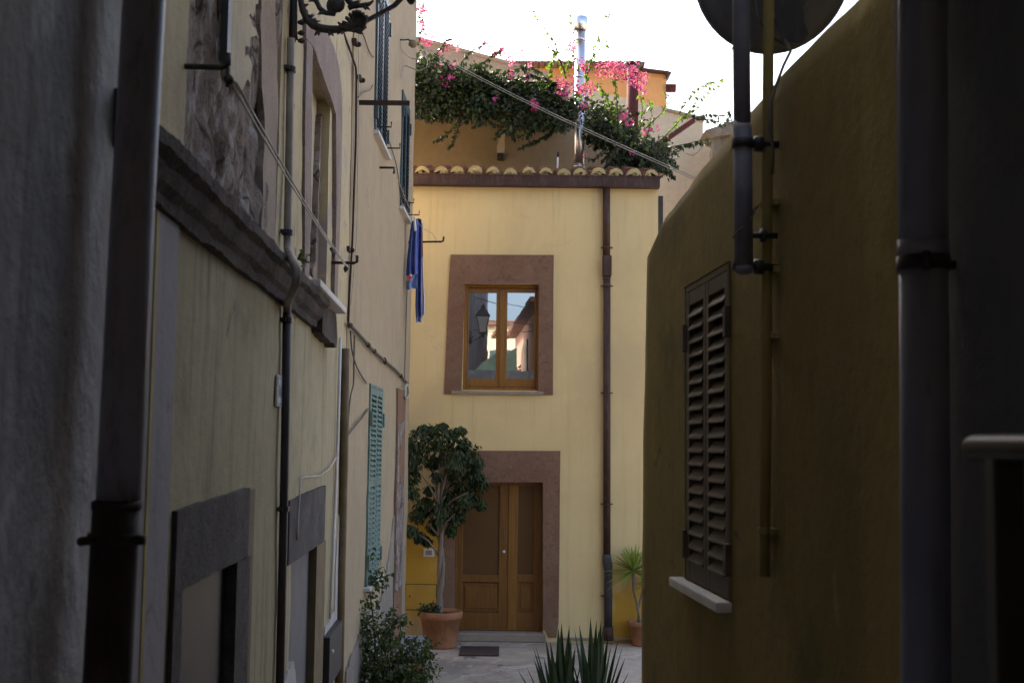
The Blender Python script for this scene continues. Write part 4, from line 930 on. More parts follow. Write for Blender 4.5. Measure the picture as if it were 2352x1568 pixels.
s = MB(); c_ = dishc + ax * .09; s.tube([c_ + e1 * .02, c_ + ax * .12 + Vector((-.12, 0, .12)), mp(1702, -230)], .016, 10); s.build('mount_arm', M['black'], di, True)
s = MB(); s.tube([dishc - Vector((0, 0, .34)), dishc - ax * .38 - Vector((0, 0, .22))], .011, 8); s.lathe(dishc - ax * .38 - Vector((0, 0, .22)), [(0, -.05), (.03, -.05), (.035, .05), (0, .05)], 12, ax); s.build('feed_arm', M['mast'], di, True)
s = MB(); s.tube([at_y(1735, 0, 4.8), at_y(1742, 45, 4.8), at_y(1758, 78, 4.8), at_y(1790, 96, 4.8), at_y(1806, 108, 4.72), at_y(1816, 118, 4.6), at_y(1800, 150, 4.55), at_y(1783, 195, 4.5), at_y(1770, 235, 4.45), at_y(1768, 300, 4.45), at_y(1776, 345, 4.45), at_y(1774, 400, 4.45)], .006, 6)
s.tube([at_y(1776, 40, 4.8), at_y(1795, 80, 4.78), at_y(1812, 108, 4.7), at_y(1816, 118, 4.6)], .006, 6); s.build('coaxial_cable', M['cable_dark'], di, True)

# ================================================================== RIGHT: DARK GREY HOUSE, ITS PIPE AND RAILING
hG = thing('dark_grey_house', 'dark grey rendered house wall at the right edge behind a fat downpipe', 'house', (1.3, 1, 0))
aG = WR.px(2082, 800)[0]
mb = MB(); wall_sheet(mb, WR, -13, aG, 0, 8.2, (), d=.02, th=3, step=.16, amp=.006, seed=31); mb.build('wall', M['greywall_r'], hG)
s = MB(); s.box(WR, -13, aG + .05, 8.2, 8.35, -3.1, .3); s.build('eaves', M['tile'], hG)
s = MB(); s.abox(2.35, 6.5, -8, 6.6, 4.0, 9.5); s.build('unseen_light_blocker', M['greywall_r'], hG)  # unseen mass added to cut the light on the left wall
rp = thing('lilac_downpipe', 'fat lilac grey plastic downpipe with a black clamp beside the ochre house', 'downpipe', WR.P(2125, 1568, .10))
s = MB(); s.tube([WR.P(2118, -80, .10), WR.P(2119, 0, .10), WR.P(2121, 556, .10)], .0600, 28); s.tube([WR.P(2121, 552, .10), WR.P(2121, 592, .10)], .0635, 28); s.tube([WR.P(2121, 588, .10), WR.P(2125, 1080, .10), WR.P(2127, 1660, .10)], .0600, 28); s.build('pipe', M['pvc_r'], rp, True)
s = MB(); c_ = WR.P(2121, 606, .10); s.tube([c_ + Vector((0, 0, -.018)), c_ + Vector((0, 0, .018))], .0665, 28); c2 = c_ + WR.n * .02 - WR.u * .064; s.tube([c2 + Vector((0, 0, -.022)), c2 + Vector((0, 0, .022))], .010, 8); s.tube([c_, c_ - WR.n * .09], .012, 8); s.build('clamp', M['black'], rp, True)
rl = thing('stair_railing', 'black metal stair railing with a rounded top rail at the right edge', 'railing', (.86, 1.0, 1.2))
Yr = 2.15
pR = at_y(2232, 1028, Yr); pE = pR + Vector((.09, -2.2, -.0))
s = MB(); s.tube([pR + (pE - pR) * t for t in (-.009, 0, .01, .5, 1)], [.010, .020, .0235, .0235, .0235], 16); s.build('top_rail', M['zinc'], rl, True)
for k, t in enumerate((.045, .40, .72)):
    c_ = pR + (pE - pR) * t + Vector((.006, 0, 0)); s = MB(); s.abox(c_.x - .02, c_.x + .032, c_.y - .022, c_.y + .022, 1.2, c_.z - .012); s.build('post', M['rail'], rl, bevel=.004)

# ================================================================== BEHIND THE YELLOW HOUSE
def WY(Y): 
    q = Wall((0, Y), (1, 0), 1); q.n = Vector((0, -1, 0)); return q
def slab(Y, pts, depth, jagamp=0): 
    W_ = WY(Y); poly = [W_.px(x, y) for x, y in pts]
    s = MB(); s.prism(W_, jag(poly, jagamp, .25, Y) if jagamp else poly, -depth, 0); return s
tr = thing('terrace_house', 'shaded brown terrace wall behind the yellow house roof under the bougainvillea', 'house', (-.3, 20.2, 0))
slab(20.2, [(860, 250), (1448, 250), (1448, 640), (860, 640)], .5).build('wall', M['terrace'], tr)
W20 = WY(20.2); s = MB(); a0, z1 = W20.px(1142, 305); a1, z0 = W20.px(1160, 354)
s.prism(W20, jag([(a0, z0), (a1 - .02, z0), (a1, z1), (a0 + .02, z1)], .008, .1, 3), .0, .012); s.build('unpainted_strip', M['patch_cream'], tr)
s = MB(); s.box(W20, W20.px(1142, 353)[0], W20.px(1157, 353)[0], W20.px(1150, 370)[1], W20.px(1150, 353)[1], .0, .06); s.build('vent_box', M['black'], tr, bevel=.005)
wg = thing('gable_house', 'weathered brown gable with a tiled verge rising behind the bougainvillea', 'house', (-1.5, 23, 0))
slab(23, [(880, 72), (1000, 100), (1190, 152), (1262, 175), (1262, 560), (880, 560)], 2.5).build('gable_wall', M['weathered'], wg)
slab(22.96, [(880, 66), (1000, 94), (1190, 146), (1262, 168), (1262, 176), (1190, 153), (1000, 101), (880, 73)], 2.6).build('roof', M['weathered'], wg)
oh = thing('orange_house', 'orange rendered house with a tiled roof edge behind the steel flue', 'house', (1, 26, 0))
slab(26, [(1180, 156), (1466, 160), (1531, 168), (1531, 640), (1180, 640)], 4).build('wall', M['orange'], oh)
W26 = WY(26); s = MB()
for k in range(20):
    a, z = W26.px(1186 + k * 14.6, 152); s.tube([W26.p(a, z - .05, .35), W26.p(a, z + .35, -2.5)], .062, 8)
s.prism(W26, [W26.px(x, y) for x, y in ((1176, 150), (1478, 152), (1478, 158), (1176, 157))], -3, .30); s.build('roof', M['tile'], oh, True)
s = MB(); s.prism(W26, [W26.px(x, y) for x, y in ((1470, 160), (1533, 168), (1541, 171), (1531, 184), (1529, 172), (1470, 166))], -.4, .15); s.build('verge', M['gutter'], oh)
s = MB(); s.tube([W26.P(1530, 203, .0), W26.P(1552, 203, .0)], .095, 14); s.build('beam_end', M['column'], oh, True)
bh = thing('pale_house', 'pale beige house wall stepping down right of the yellow house', 'house', (2.3, 21.6, 0))
slab(21.6, [(1225, 178), (1440, 226), (1531, 250), (1585, 264), (1615, 272), (1615, 305), (1640, 318), (1650, 640), (1225, 640)], 3.0).build('wall', M['beige_far'], bh)
slab(21.55, [(1523, 246), (1585, 261), (1618, 270), (1618, 278), (1585, 268), (1523, 252)], 3.1).build('coping', M['weathered'], bh)
W215 = WY(21.6); s = MB(); s.tube([W215.P(1575, 352, .004), W215.P(1590, 358, .004), W215.P(1603, 350, .004), W215.P(1612, 338, .004)], .006, 5); s.build('crack', M['weathered'], bh)
s = MB(); s.box(WF, WF.px(1512, 480, -.4)[0], WF.px(1523, 480, -.4)[0], 3, WF.px(1516, 450, -.4)[1], -.5, -.4); tag(s.build('dark_vent_pipe', M['black'], None, base=WF.P(1516, 510, -.4)), 'square dark vent duct tucked behind the right corner of the yellow house', 'vent duct')
rw = lumpy(WY(20.6), W20.px(1636, 320)[0] * 20.6 / 20.2, W20.px(1760, 320)[0] * 20.6 / 20.2, 4, WY(20.6).px(1660, 295)[1], 0, .06, .07, 12)
rwO = rw.build('rubble_wall', M['rubble'], None, base=(3.6, 20.6, 4)); sm_ = rwO.modifiers.new('thick', 'SOLIDIFY'); sm_.thickness = .4; tag(rwO, 'rough rubble stone wall above the ochre house edge, below the open sky', 'stone wall')
W206 = WY(20.6); s = MB(); s.prism(W206, [W206.px(x, y) for x, y in ((1618, 303), (1700, 276), (1760, 262), (1760, 300), (1636, 318))], -.6, .12); s.build('coping', M['rubble'], rwO)

# steel flue, oxblood column, pergola pole, white vent
fl = thing('steel_flue', 'shiny steel chimney flue with a round cap rising through the bougainvillea', 'chimney', at_y(1329, 388, 18.6))
s = MB(); s.tube([at_y(1330, 392, 18.6), at_y(1331, 300, 18.6), at_y(1333, 60, 18.6)], .082, 24); s.build('pipe', M['chrome'], fl, True)
for yy in (383, 282, 178, 92):
    s = MB(); p_ = at_y(1331 + (282 - yy) * .008, yy, 18.6); s.tube([p_ - Vector((0, 0, .02)), p_ + Vector((0, 0, .02))], .089, 24); s.build('joint_band', M['chrome'], fl, True)
s = MB(); p_ = at_y(1333, 72, 18.6); s.lathe(p_, [(.085, 0), (.122, .03), (.122, .215), (.11, .225), (0, .232)], 28); s.build('cap', M['chrome'], fl, True)
co = thing('oxblood_flue', 'dark red metal flue with a flat round cap right of the steel flue', 'chimney', at_y(1453, 395, 18.9))
s = MB(); s.tube([at_y(1452, 420, 18.9), at_y(1453, 158, 18.9)], .092, 20); s.build('pipe', M['column'], co, True)
s = MB(); p_ = at_y(1454, 157, 18.9); s.lathe(p_, [(.08, -.04), (.1, .0), (.145, .06), (.15, .075), (.0, .10)], 24); s.build('cap', M['black'], co, True)
bm = MB(); bm.tube([at_y(1440, 385, 18.4), at_y(1490, 347, 18.5), at_y(1592, 277, 18.9)], .048, 12); tag(bm.build('pergola_pole', M['column'], None, True, base=at_y(1490, 347, 18.5)), 'slanting brown pergola pole propping the vine at the right', 'pole')
vp = MB(); vp.tube([at_y(1280, 400, 18), at_y(1281.5, 360, 18)], .014, 10); vO = vp.build('vent_pipe', M['white'], None, True, base=at_y(1280, 400, 18)); tag(vO, 'short thin white vent pipe with a black tip standing on the tiled roof', 'vent pipe')
s = MB(); s.tube([at_y(1281.5, 361, 18), at_y(1281.8, 350, 18)], .018, 10); s.build('tip', M['black'], vO, True)

# overhead service cables
for i, (x0, y0, x1, y1, lab) in enumerate(((958, 99, 1597, 408, 'upper of the two service cables crossing in front of the bougainvillea'), (956, 103, 1594, 412, 'lower of the two service cables crossing in front of the bougainvillea'))):
    s = MB(); p0 = at_y(x0, y0, 15.2); p1_ = at_y(x1, y1, 9.2)
    s.tube([p0.lerp(p1_, k / 20) + Vector((0, 0, -.05 * math.sin(math.pi * k / 20))) for k in range(21)], .0042, 6); tag(s.build('service_cable', M['cable'], None, True, base=p0), lab, 'cable', 'overhead service cables')
s = MB(); p0, p1_ = at_y(960, 13, 15.3), at_y(1046, 9, 24); s.tube([p0, p1_], .008, 5); tag(s.build('service_cable', M['cable'], None, True, base=p0), 'thin short wire leaving the beige house corner against the white sky', 'cable', 'overhead service cables')

# ================================================================== PLANTS
rnd = random.Random(5)
def rv(r=rnd): 
    while True:
        v = Vector((r.uniform(-1, 1), r.uniform(-1, 1), r.uniform(-1, 1)))
        if .05 < v.length < 1: return v
def cluster(mb, c, r, n, L_, W_, up=.5, squash=1.0):
    """n leaves in a ball, denser at the rim, blades drooping outwards."""
    for _ in range(n):
        v = rv(); q = v.normalized() * (v.length ** .6); p = c + Vector((q.x * r, q.y * r, q.z * r * squash))
        d = (q + Vector((0, 0, -.25)) + rv() * .7); nn = (rv() + Vector((0, -.2, up))).normalized()
        k = rnd.uniform(.65, 1.25); mb.leaf(p, d, nn, L_ * k, W_ * k)
# ---- bougainvillea
bo = thing('bougainvillea', 'big bougainvillea with pink flowers smothering the terrace pergola above the tiled roof', 'bougainvillea', at_y(1450, 390, 18.5))
lf = MB(); lf2 = MB(); tw_ = MB(); fw = MB()
def tri_y(x, pts):
    for i in range(len(pts) - 1):
        if pts[i][0] <= x <= pts[i + 1][0]: return pts[i][1] + (pts[i + 1][1] - pts[i][1]) * (x - pts[i][0]) / (pts[i + 1][0] - pts[i][0])
    return pts[-1][1]
upper = [(930, 128), (965, 136), (1010, 152), (1060, 164), (1100, 168), (1150, 186), (1200, 204), (1240, 214), (1300, 232), (1350, 238), (1400, 275), (1440, 300), (1490, 335), (1540, 372)]
lower = [(930, 268), (1000, 268), (1060, 272), (1130, 270), (1160, 300), (1200, 312), (1245, 285), (1300, 288), (1350, 305), (1380, 345), (1420, 392), (1500, 398), (1540, 405)]
for _ in range(430):                                    # the body of the vine: small clumps through its depth
    x = rnd.uniform(935, 1520); y0_, y1_ = tri_y(x, upper), tri_y(x, lower); t = rnd.random() ** 1.25
    if abs(x - 1331) < 30 and rnd.random() < .75: continue
    y = y0_ + (y1_ - y0_) * t
    Y = (18.0 + 2.0 * t + rnd.uniform(-.2, .15) if rnd.random() < .45 else rnd.uniform(17.8, 18.08)) if x < 1300 else 18.0 + rnd.random() * 1.2; r_c = rnd.uniform(.10, .21)
    y = min(max(y, y0_ + r_c * 70), y1_ - r_c * 80)
    cluster(lf, at_y(x, y, Y), r_c, rnd.choice((14, 24, 34)), .085, .062)
def shoot(pts, Y, n, L_=.075, W_=.055, r=.008, flowers=0, bare=0, mbl=None):
    P_ = [at_y(x, y, Y + .05 * k) for k, (x, y) in enumerate(pts)]; tw_.tube(P_, [r * (1 - .7 * k / len(P_)) for k in range(len(P_))], 5)
    tot = len(P_) - 1
    for k in range(n):
        t = (bare + (1 - bare) * (k + .5) / n) * tot; i = min(int(t), tot - 1); p = P_[i].lerp(P_[i + 1], t - i); d = (P_[i + 1] - P_[i]).normalized()
        (mbl or lf).leaf(p, d * .3 + rv() * .8 + Vector((0, 0, -.35)), (rv() + Vector((0, -.5, .6))).normalized(), L_ * rnd.uniform(.7, 1.2), W_ * rnd.uniform(.7, 1.2))
def bloom(x, y, r_px, n, Y=18.0):
    c = at_y(x, y, Y); r = r_px * 1.25 * Y / FPX
    for _ in range(int(n * .8)):
        v = rv(); p = c + v * r
        ax_ = (v + rv() * .6).normalized()
        for k in range(3):
            e = ax_.orthogonal().normalized(); e = Matrix.Rotation(2.094 * k + v.x * 6, 3, ax_) @ e
            fw.leaf(p, e + ax_ * .7, ax_, .034 * rnd.uniform(.7, 1.25), .028, .25)
# drooping shoots below
for pts, n in (([(1060, 268), (1045, 290), (1030, 305), (1012, 318), (998, 324)], 26), ([(1062, 270), (1052, 295), (1045, 315), (1038, 332), (1030, 338)], 26), ([(1110, 272), (1100, 288), (1085, 292)], 14), ([(1160, 275), (1166, 298), (1175, 310), (1182, 318)], 26), ([(1165, 300), (1150, 310), (1135, 318)], 12),
               ([(1298, 285), (1275, 292), (1258, 310), (1235, 322), (1215, 330), (1192, 340)], 52), ([(1230, 280), (1222, 300), (1212, 318)], 22), ([(1285, 285), (1268, 302), (1250, 318)], 24), ([(1385, 345), (1365, 366), (1345, 364)], 12), ([(1420, 340), (1405, 365), (1390, 385)], 26)):
    shoot(pts, 17.9, int(n * 1.5), .07, .05)
# thin shoots against the sky
for pts, n in (([(1300, 180), (1285, 130), (1265, 85), (1240, 48), (1228, 22)], 15), ([(1330, 170), (1322, 110), (1312, 60), (1310, 18)], 13), ([(1350, 170), (1368, 110), (1382, 60), (1406, 20)], 16), ([(1345, 170), (1356, 130), (1380, 118), (1395, 95)], 10),
               ([(1300, 170), (1280, 130), (1262, 108)], 10), ([(1560, 262), (1575, 235), (1600, 205), (1625, 190), (1660, 184)], 22), ([(1578, 262), (1600, 232), (1622, 215), (1648, 196)], 12), ([(1590, 275), (1620, 262), (1650, 268), (1682, 262)], 20), ([(1600, 275), (1635, 275), (1660, 285), (1676, 280)], 14),
               ([(1510, 330), (1545, 295), (1575, 262), (1600, 248)], 26), ([(1500, 345), (1540, 338), (1580, 330), (1612, 322), (1640, 318)], 26), ([(1500, 360), (1540, 350), (1565, 338), (1600, 330), (1630, 330)], 30), ([(1495, 370), (1520, 368), (1545, 372), (1552, 385)], 18), ([(1505, 385), (1530, 392), (1545, 405)], 22),
               ([(1480, 340), (1490, 300), (1498, 265), (1490, 230)], 24), ([(1478, 300), (1520, 260), (1535, 230), (1525, 210)], 18), ([(1420, 300), (1418, 240), (1412, 190), (1408, 165)], 34), ([(1440, 320), (1410, 280), (1392, 220), (1372, 190)], 34), ([(1450, 340), (1470, 300), (1476, 250), (1470, 215)], 26),
               ([(1255, 210), (1262, 170), (1268, 140), (1280, 115)], 34), ([(1290, 220), (1300, 180), (1305, 150), (1318, 120)], 34), ([(1320, 230), (1345, 195), (1350, 165), (1345, 140)], 26), ([(1060, 145), (1075, 122), (1100, 108), (1110, 98)], 20), ([(1100, 150), (1130, 130), (1150, 115)], 24), ([(1180, 185), (1215, 170), (1240, 178), (1262, 190)], 34), ([(1000, 128), (1020, 100), (1030, 90)], 16), ([(1160, 170), (1180, 160), (1215, 155), (1240, 165)], 26),
               ([(1215, 185), (1210, 165), (1200, 150)], 14), ([(962, 100), (970, 60), (962, 20)], 22)):
    shoot(pts, 17.8, int(n * 1.15), .085, .07, mbl=lf2 if pts[0][0] > 1250 and pts[-1][1] < 260 else lf)
for _ in range(46):
    x = rnd.uniform(925, 1120); y = rnd.uniform(190, 262); cluster(lf, at_y(x, y - 12, rnd.uniform(17.8, 18.08)), rnd.uniform(.1, .16), 34, .085, .06)
for _ in range(26):
    x = rnd.uniform(1380, 1540); y = tri_y(x, upper) + rnd.uniform(-40, 10); cluster(lf, at_y(x, y, 18 + rnd.random()), .14, 12, .085, .065)
for _ in range(40):
    x = rnd.uniform(940, 1380); y = tri_y(x, upper) + rnd.uniform(-16, 8); cluster(lf2 if rnd.random() < .15 else lf, at_y(x, y, 18 + rnd.random() * .6), .10, 8, .085, .065)
for a in ((982, 92, 12, 60), (968, 60, 10, 34), (962, 14, 14, 44), (975, 22, 10, 22), (1028, 110, 8, 14), (1045, 107, 12, 16), (1058, 110, 8, 10), (1120, 104, 10, 12), (1148, 118, 14, 20), (1168, 128, 12, 18), (1172, 140, 9, 14), (1196, 118, 8, 9), (1200, 110, 5, 5), (1025, 186, 12, 26), (1038, 180, 8, 10), (1040, 152, 6, 8),
          (1228, 241, 11, 70), (1015, 122, 4, 6), (1006, 152, 5, 6), (1175, 172, 7, 14), (1212, 178, 6, 8), (1217, 148, 5, 6), (1295, 188, 16, 44), (1312, 195, 16, 50), (1335, 202, 14, 40), (1352, 205, 14, 44), (1290, 205, 12, 34), (1296, 220, 8, 18), (1345, 215, 8, 16), (1330, 150, 15, 40), (1345, 158, 10, 20), (1303, 112, 13, 22), (1310, 97, 8, 8), (1318, 112, 8, 10),
          (1382, 162, 16, 50), (1400, 155, 18, 60), (1420, 160, 18, 60), (1440, 168, 18, 60), (1455, 180, 17, 60), (1470, 190, 14, 44), (1475, 205, 10, 24), (1455, 150, 10, 18), (1480, 175, 9, 18), (1340, 240, 8, 16), (1431, 268, 8, 26), (1445, 283, 7, 20), (1482, 303, 9, 16), (1503, 296, 8, 14), (1452, 352, 6, 9), (1343, 357, 4, 5), (1135, 226, 6, 8)):
    bloom(*a, Y=17.75)
for pts in ([(1452, 395), (1440, 350), (1410, 310), (1340, 280), (1240, 255), (1120, 235), (950, 225)], [(1460, 395), (1475, 350), (1500, 320)], [(1448, 395), (1425, 360), (1390, 330), (1300, 270)], [(1100, 240), (1070, 262), (1055, 285)], [(1250, 255), (1180, 270), (1165, 300)]):
    tw_.tube([at_y(x, y, 18.7) for x, y in pts], [.018 * (1 - .6 * k / len(pts)) for k in range(len(pts))], 7)
tw_.build('stems', M['twig'], bo, True); lf.build('foliage', M['boug'], bo); lf2.build('lit_young_foliage', M['boug_new_lit'], bo); fw.build('flowers', M['bract'], bo)
pg = thing('pergola', 'dark timber pergola frame buried inside the bougainvillea', 'pergola', at_y(960, 170, 18.0))
s = MB(); zz = 8.35; xa, xb = at_y(870, 262, 18).x, at_y(1290, 262, 18).x
s.abox(xa, xb, 19.6, 19.7, zz - .0985, zz)
s.build('beams', M['twig'], pg)
s = MB(); s.abox(xa - 2, xb, 18.1, 20.18, zz - .14, zz - .10); s.build('shade_sheet', M['vine_shade'], pg)  # dark sheet added as the deep shade under the vine

# ---- ficus in its pot
def pot(root, c, r_top, r_bot, h, rim, mat, ribs=0):
    s = MB(); s.lathe(c, [(0, 0), (r_bot, 0), (r_bot + .008, .02), (r_top * .96, h - rim), (r_top, h - rim), (r_top * 1.07, h - rim + .012), (r_top * 1.08, h - .01), (r_top * 1.05, h), (r_top * .95, h), (r_top * .92, h - .06)], 32); o = s.build('pot', mat, root, True)
    s = MB(); s.lathe(c, [(r_top * .94, h - .05), (r_top * .5, h - .03), (0, h - .025)], 20); s.build('soil', M['soil'], root, True)
pc = at_z(1011, 1485, 0); pc.z = .004
fi = thing('potted_ficus', 'tall dark ficus tree with a twisted trunk in a terracotta pot beside the door', 'potted tree', pc)
scale_ = pc.y / FPX
hp = (1488 - 1408) * scale_; pot(fi, pc, 46 * scale_, 36 * scale_, hp, .10, M['terracotta'])
s = MB()
for ph in (0, math.pi):                                  # two stems wound round each other
    pts = []
    for k in range(26):
        t = k / 25; x = 1006 + 6 * math.sin(t * 4) + 3 * t; y = 1418 - 310 * t; p = at_y(x, y, pc.y); an = ph + t * 9
        pts.append(p + Vector((math.cos(an), math.sin(an), 0)) * .028 * (1 - .3 * t))
    s.tube(pts, [.036 - .016 * k / 25 for k in range(26)], 8)
for tx, ty, dy in ((960, 1080, -.2), (1060, 1100, .2), (985, 1030, .1), (1040, 1040, -.15), (1075, 1130, -.1), (950, 1180, .05), (1010, 1010, .0), (1045, 1180, -.2), (960, 1225, -.1)):
    p0 = at_y(1008, max(ty + 50, 1160), pc.y); p1_ = at_y(tx, ty, pc.y + dy); s.tube([p0, p0.lerp(p1_, .5) + Vector((0, 0, .05)), p1_], [.018, .011, .005], 6)
s.build('trunk', M['bark'], fi, True)
s = MB()
blobs = [(965, 1010, 36), (1010, 1000, 34), (1050, 1015, 34), (1080, 1050, 30), (950, 1050, 32), (1005, 1040, 30), (1050, 1060, 34), (1090, 1090, 26), (942, 1090, 26), (1002, 1092, 15), (992, 1062, 18), (1060, 1105, 36), (945, 1128, 18), (1100, 1100, 18), (1085, 1130, 28), (1105, 1155, 14), (1065, 1150, 28),
         (1010, 1170, 36), (975, 1160, 28), (1045, 1185, 28), (960, 1180, 20), (1000, 1205, 26), (1035, 1215, 18), (945, 1215, 14), (965, 1230, 14), (980, 1238, 10), (930, 1206, 9), (1030, 1130, 16), (940, 1030, 20), (1068, 1020, 20), (990, 985, 14), (1060, 985, 10), (1035, 992, 12), (1036, 1085, 18), (935, 1065, 16), (1112, 1110, 10), (1098, 1060, 14), (986, 1122, 13), (1018, 975, 9), (972, 980, 9)]
for x, y, r in blobs:
    Rr = r * scale_ * rnd.uniform(.68, .92); c = at_y(x, y, pc.y + rnd.uniform(-.22, .22))
    nn = int(70 + 4600 * Rr * Rr)
    for _ in range(nn):
        v = rv(); q = v.normalized() * (v.length ** .5); p = c + Vector((q.x * Rr, q.y * Rr * 1.2, q.z * Rr)); k = rnd.uniform(.7, 1.25)
        s.leaf(p, Vector((q.x * .6, q.y * .6, -.75)) + rv() * .5, (Vector((q.x, q.y, .5)) + rv() * .4).normalized(), .078 * k, .040 * k, .1)
for x, y, tx, ty in ((985, 985, 995, 972), (1040, 985, 1062, 977), (960, 990, 945, 985), (1085, 1030, 1106, 1022), (1100, 1090, 1117, 1100), (1090, 1150, 1120, 1162), (1010, 980, 1000, 975), (935, 1205, 921, 1208), (965, 1230, 985, 1243)):
    p0, p1_ = at_y(x, y, pc.y), at_y(tx, ty, pc.y)
    for k in range(12): s.leaf(p0.lerp(p1_, rnd.random()), rv() + Vector((0, 0, -.6)), rv(), .066, .03, .1)
s.build('crown', M['ficus'], fi)
s = MB()
for _ in range(26):
    c = at_y(rnd.uniform(966, 1002), rnd.uniform(1392, 1408), pc.y + rnd.uniform(-.2, .1)); cluster(s, c, .05, 10, .045, .035)
s.build('underplanting', M['ficus'], fi)

# ---- yucca in a pot behind the ochre house corner
yc = at_z(1472, 1482, 0); yc.z = .004
yu = thing('potted_yucca', 'bright green spiky yucca in a terracotta pot at the ochre house corner', 'potted plant', yc)
sy = yc.y / FPX; pot(yu, yc, 27 * sy, 19 * sy, 54 * sy, .07, M['terracotta'])
s = MB(); s.tube([at_y(x, y, yc.y) for x, y in ((1468, 1432), (1468, 1410), (1463, 1382), (1456, 1355), (1455, 1315))], [.026, .022, .02, .02, .024], 8); s.tube([at_y(x, y, yc.y) for x, y in ((1466, 1400), (1474, 1360), (1480, 1340))], [.014, .012, .012], 8); s.build('trunk', M['bark'], yu, True)
s = MB(); hc = at_y(1455, 1312, yc.y)
for k in range(64):
    el = rnd.uniform(-.45, 1.35); az = rnd.uniform(0, 6.283); d = Vector((math.cos(az) * math.cos(el), math.sin(az) * math.cos(el) * .9, math.sin(el)))
    s.blade(hc + d * .02, d, rnd.uniform(.32, .44), .042, .12)
hc2 = at_y(1480, 1342, yc.y)
for k in range(24):
    el = rnd.uniform(-.6, 1.2); az = rnd.uniform(0, 6.283); d = Vector((math.cos(az) * math.cos(el), math.sin(az) * math.cos(el), math.sin(el))); s.blade(hc2, d, rnd.uniform(.16, .24), .026, .2)
s.build('leaves', M['yucca'], yu)

# ---- spear plants at the bottom edge
YS = 11.5
for i, (bx, tips, lab) in enumerate(((1290, ((1182, 1522, .3), (1220, 1463, .1), (1222, 1492, -.2), (1252, 1458, -.15), (1263, 1466, .12), (1282, 1434, -.1), (1290, 1424, .08), (1308, 1430, .15), (1312, 1462, -.25), (1322, 1480, .2), (1268, 1500, -.3), (1240, 1520, -.3)), 'dark spiky plant with broad upright blades, left one of the pair'),
                                    (1362, ((1318, 1436, .15), (1345, 1500, -.2), (1356, 1412, -.1), (1370, 1418, .05), (1381, 1420, .12), (1386, 1432, -.15), (1398, 1455, .1), (1406, 1470, -.1), (1424, 1446, .2), (1441, 1492, .3), (1330, 1428, .3), (1446, 1560, -.2), (1376, 1440, -.3)), 'dark spiky plant with taller pointed blades, right one of the pair'))):
    b0_ = at_y(bx, 1690, YS); sp = thing('spear_plant', lab, 'plant', (b0_.x, YS, .004), 'spiky plants at the bottom edge')
    s = MB(); s.lathe((b0_.x, YS, .004), [(0, 0), (.15, 0), (.20, b0_.z - .03), (.21, b0_.z - .02), (.195, b0_.z)], 24); s.build('pot', M['terracotta'], sp, True)
    s = MB()
    for tx, ty, dy in tips:
        pT = at_y(tx, ty, YS + dy); p0 = b0_ + Vector(((pT.x - b0_.x) * .25, dy * .2, 0)); d = pT - p0; Ln = d.length
        bend = .10 if abs(tx - bx) > 50 else .02
        d2 = (pT + Vector((0, 0, bend * Ln)) - p0); s.blade(p0, d2, Ln, .085 if abs(tx - bx) < 45 else .062, bend, 8)
    for _ in range(16):
        pT = at_y(bx + rnd.uniform(-85, 85), rnd.uniform(1470, 1560), YS + rnd.uniform(-.35, .35)); p0 = b0_ + Vector(((pT.x - b0_.x) * .2, 0, 0)); d = pT - p0; s.blade(p0, d, d.length, .055, .04, 6)
    s.build('blades', M['agave'], sp)

# ---- climbing bush at the beige house
YB = 11.2
bu = thing('rose_bush', 'straggly green bush climbing the foot of the beige house below the green shutters', 'bush', (-1.1, YB, .004))
tb = MB(); s = MB()
canes = [[(830, 1640), (822, 1560), (815, 1480), (812, 1400), (820, 1330), (830, 1285), (845, 1278)], [(800, 1640), (790, 1540), (785, 1450), (790, 1370), (805, 1300), (812, 1280), (825, 1276)], [(850, 1640), (858, 1560), (862, 1480), (855, 1400), (848, 1350), (862, 1330), (880, 1322)],
         [(870, 1640), (880, 1560), (895, 1480), (900, 1430), (912, 1420)], [(880, 1640), (905, 1560), (930, 1500), (955, 1490), (975, 1488)], [(860, 1640), (900, 1600), (940, 1560), (965, 1520), (985, 1500)], [(790, 1640), (778, 1560), (775, 1480), (772, 1420), (778, 1380)], [(840, 1640), (870, 1570), (905, 1530), (930, 1540)], [(890, 1640), (930, 1590), (960, 1570), (985, 1545)]]
for c in canes:
    dyy = rnd.uniform(-.35, .3); P_ = [at_y(x, y, YB + dyy + .04 * k) for k, (x, y) in enumerate(c)]; tb.tube(P_, [.009 - .0055 * k / len(P_) for k in range(len(P_))], 6)
    for k in range(130):
        t = rnd.random() ** .8 * (len(P_) - 1); i = min(int(t), len(P_) - 2); p = P_[i].lerp(P_[i + 1], t - i)
        off = rv() * .13; q = p + off; 
        if k % 5 == 0: tb.tube([p, q], [.003, .002], 4)
        for _ in range(3): s.leaf(q + rv() * .03, rv() + Vector((.1, -.2, -.3)), (rv() * .6 + Vector((0, -.3, .7))).normalized(), rnd.uniform(.034, .062), rnd.uniform(.024, .042), .15)
for x, y, r, n in ((805, 1400, 34, 60), (800, 1470, 36, 90), (840, 1440, 30, 50), (850, 1500, 36, 80), (800, 1540, 40, 110), (870, 1550, 40, 110), (905, 1550, 32, 50), (935, 1545, 24, 26), (770, 1530, 26, 80), (890, 1470, 26, 45)):
    c = at_y(x, y, YB + rnd.uniform(-.2, .2)); R_ = r * YB / FPX
    for _ in range(int(n * 1.9)): s.leaf(c + rv() * R_, rv() + Vector((.1, -.2, -.3)), (rv() * .6 + Vector((0, -.3, .7))).normalized(), rnd.uniform(.036, .068), rnd.uniform(.026, .044), .15)
tb.build('canes', M['twig'], bu, True); s.build('foliage', M['bush'], bu)
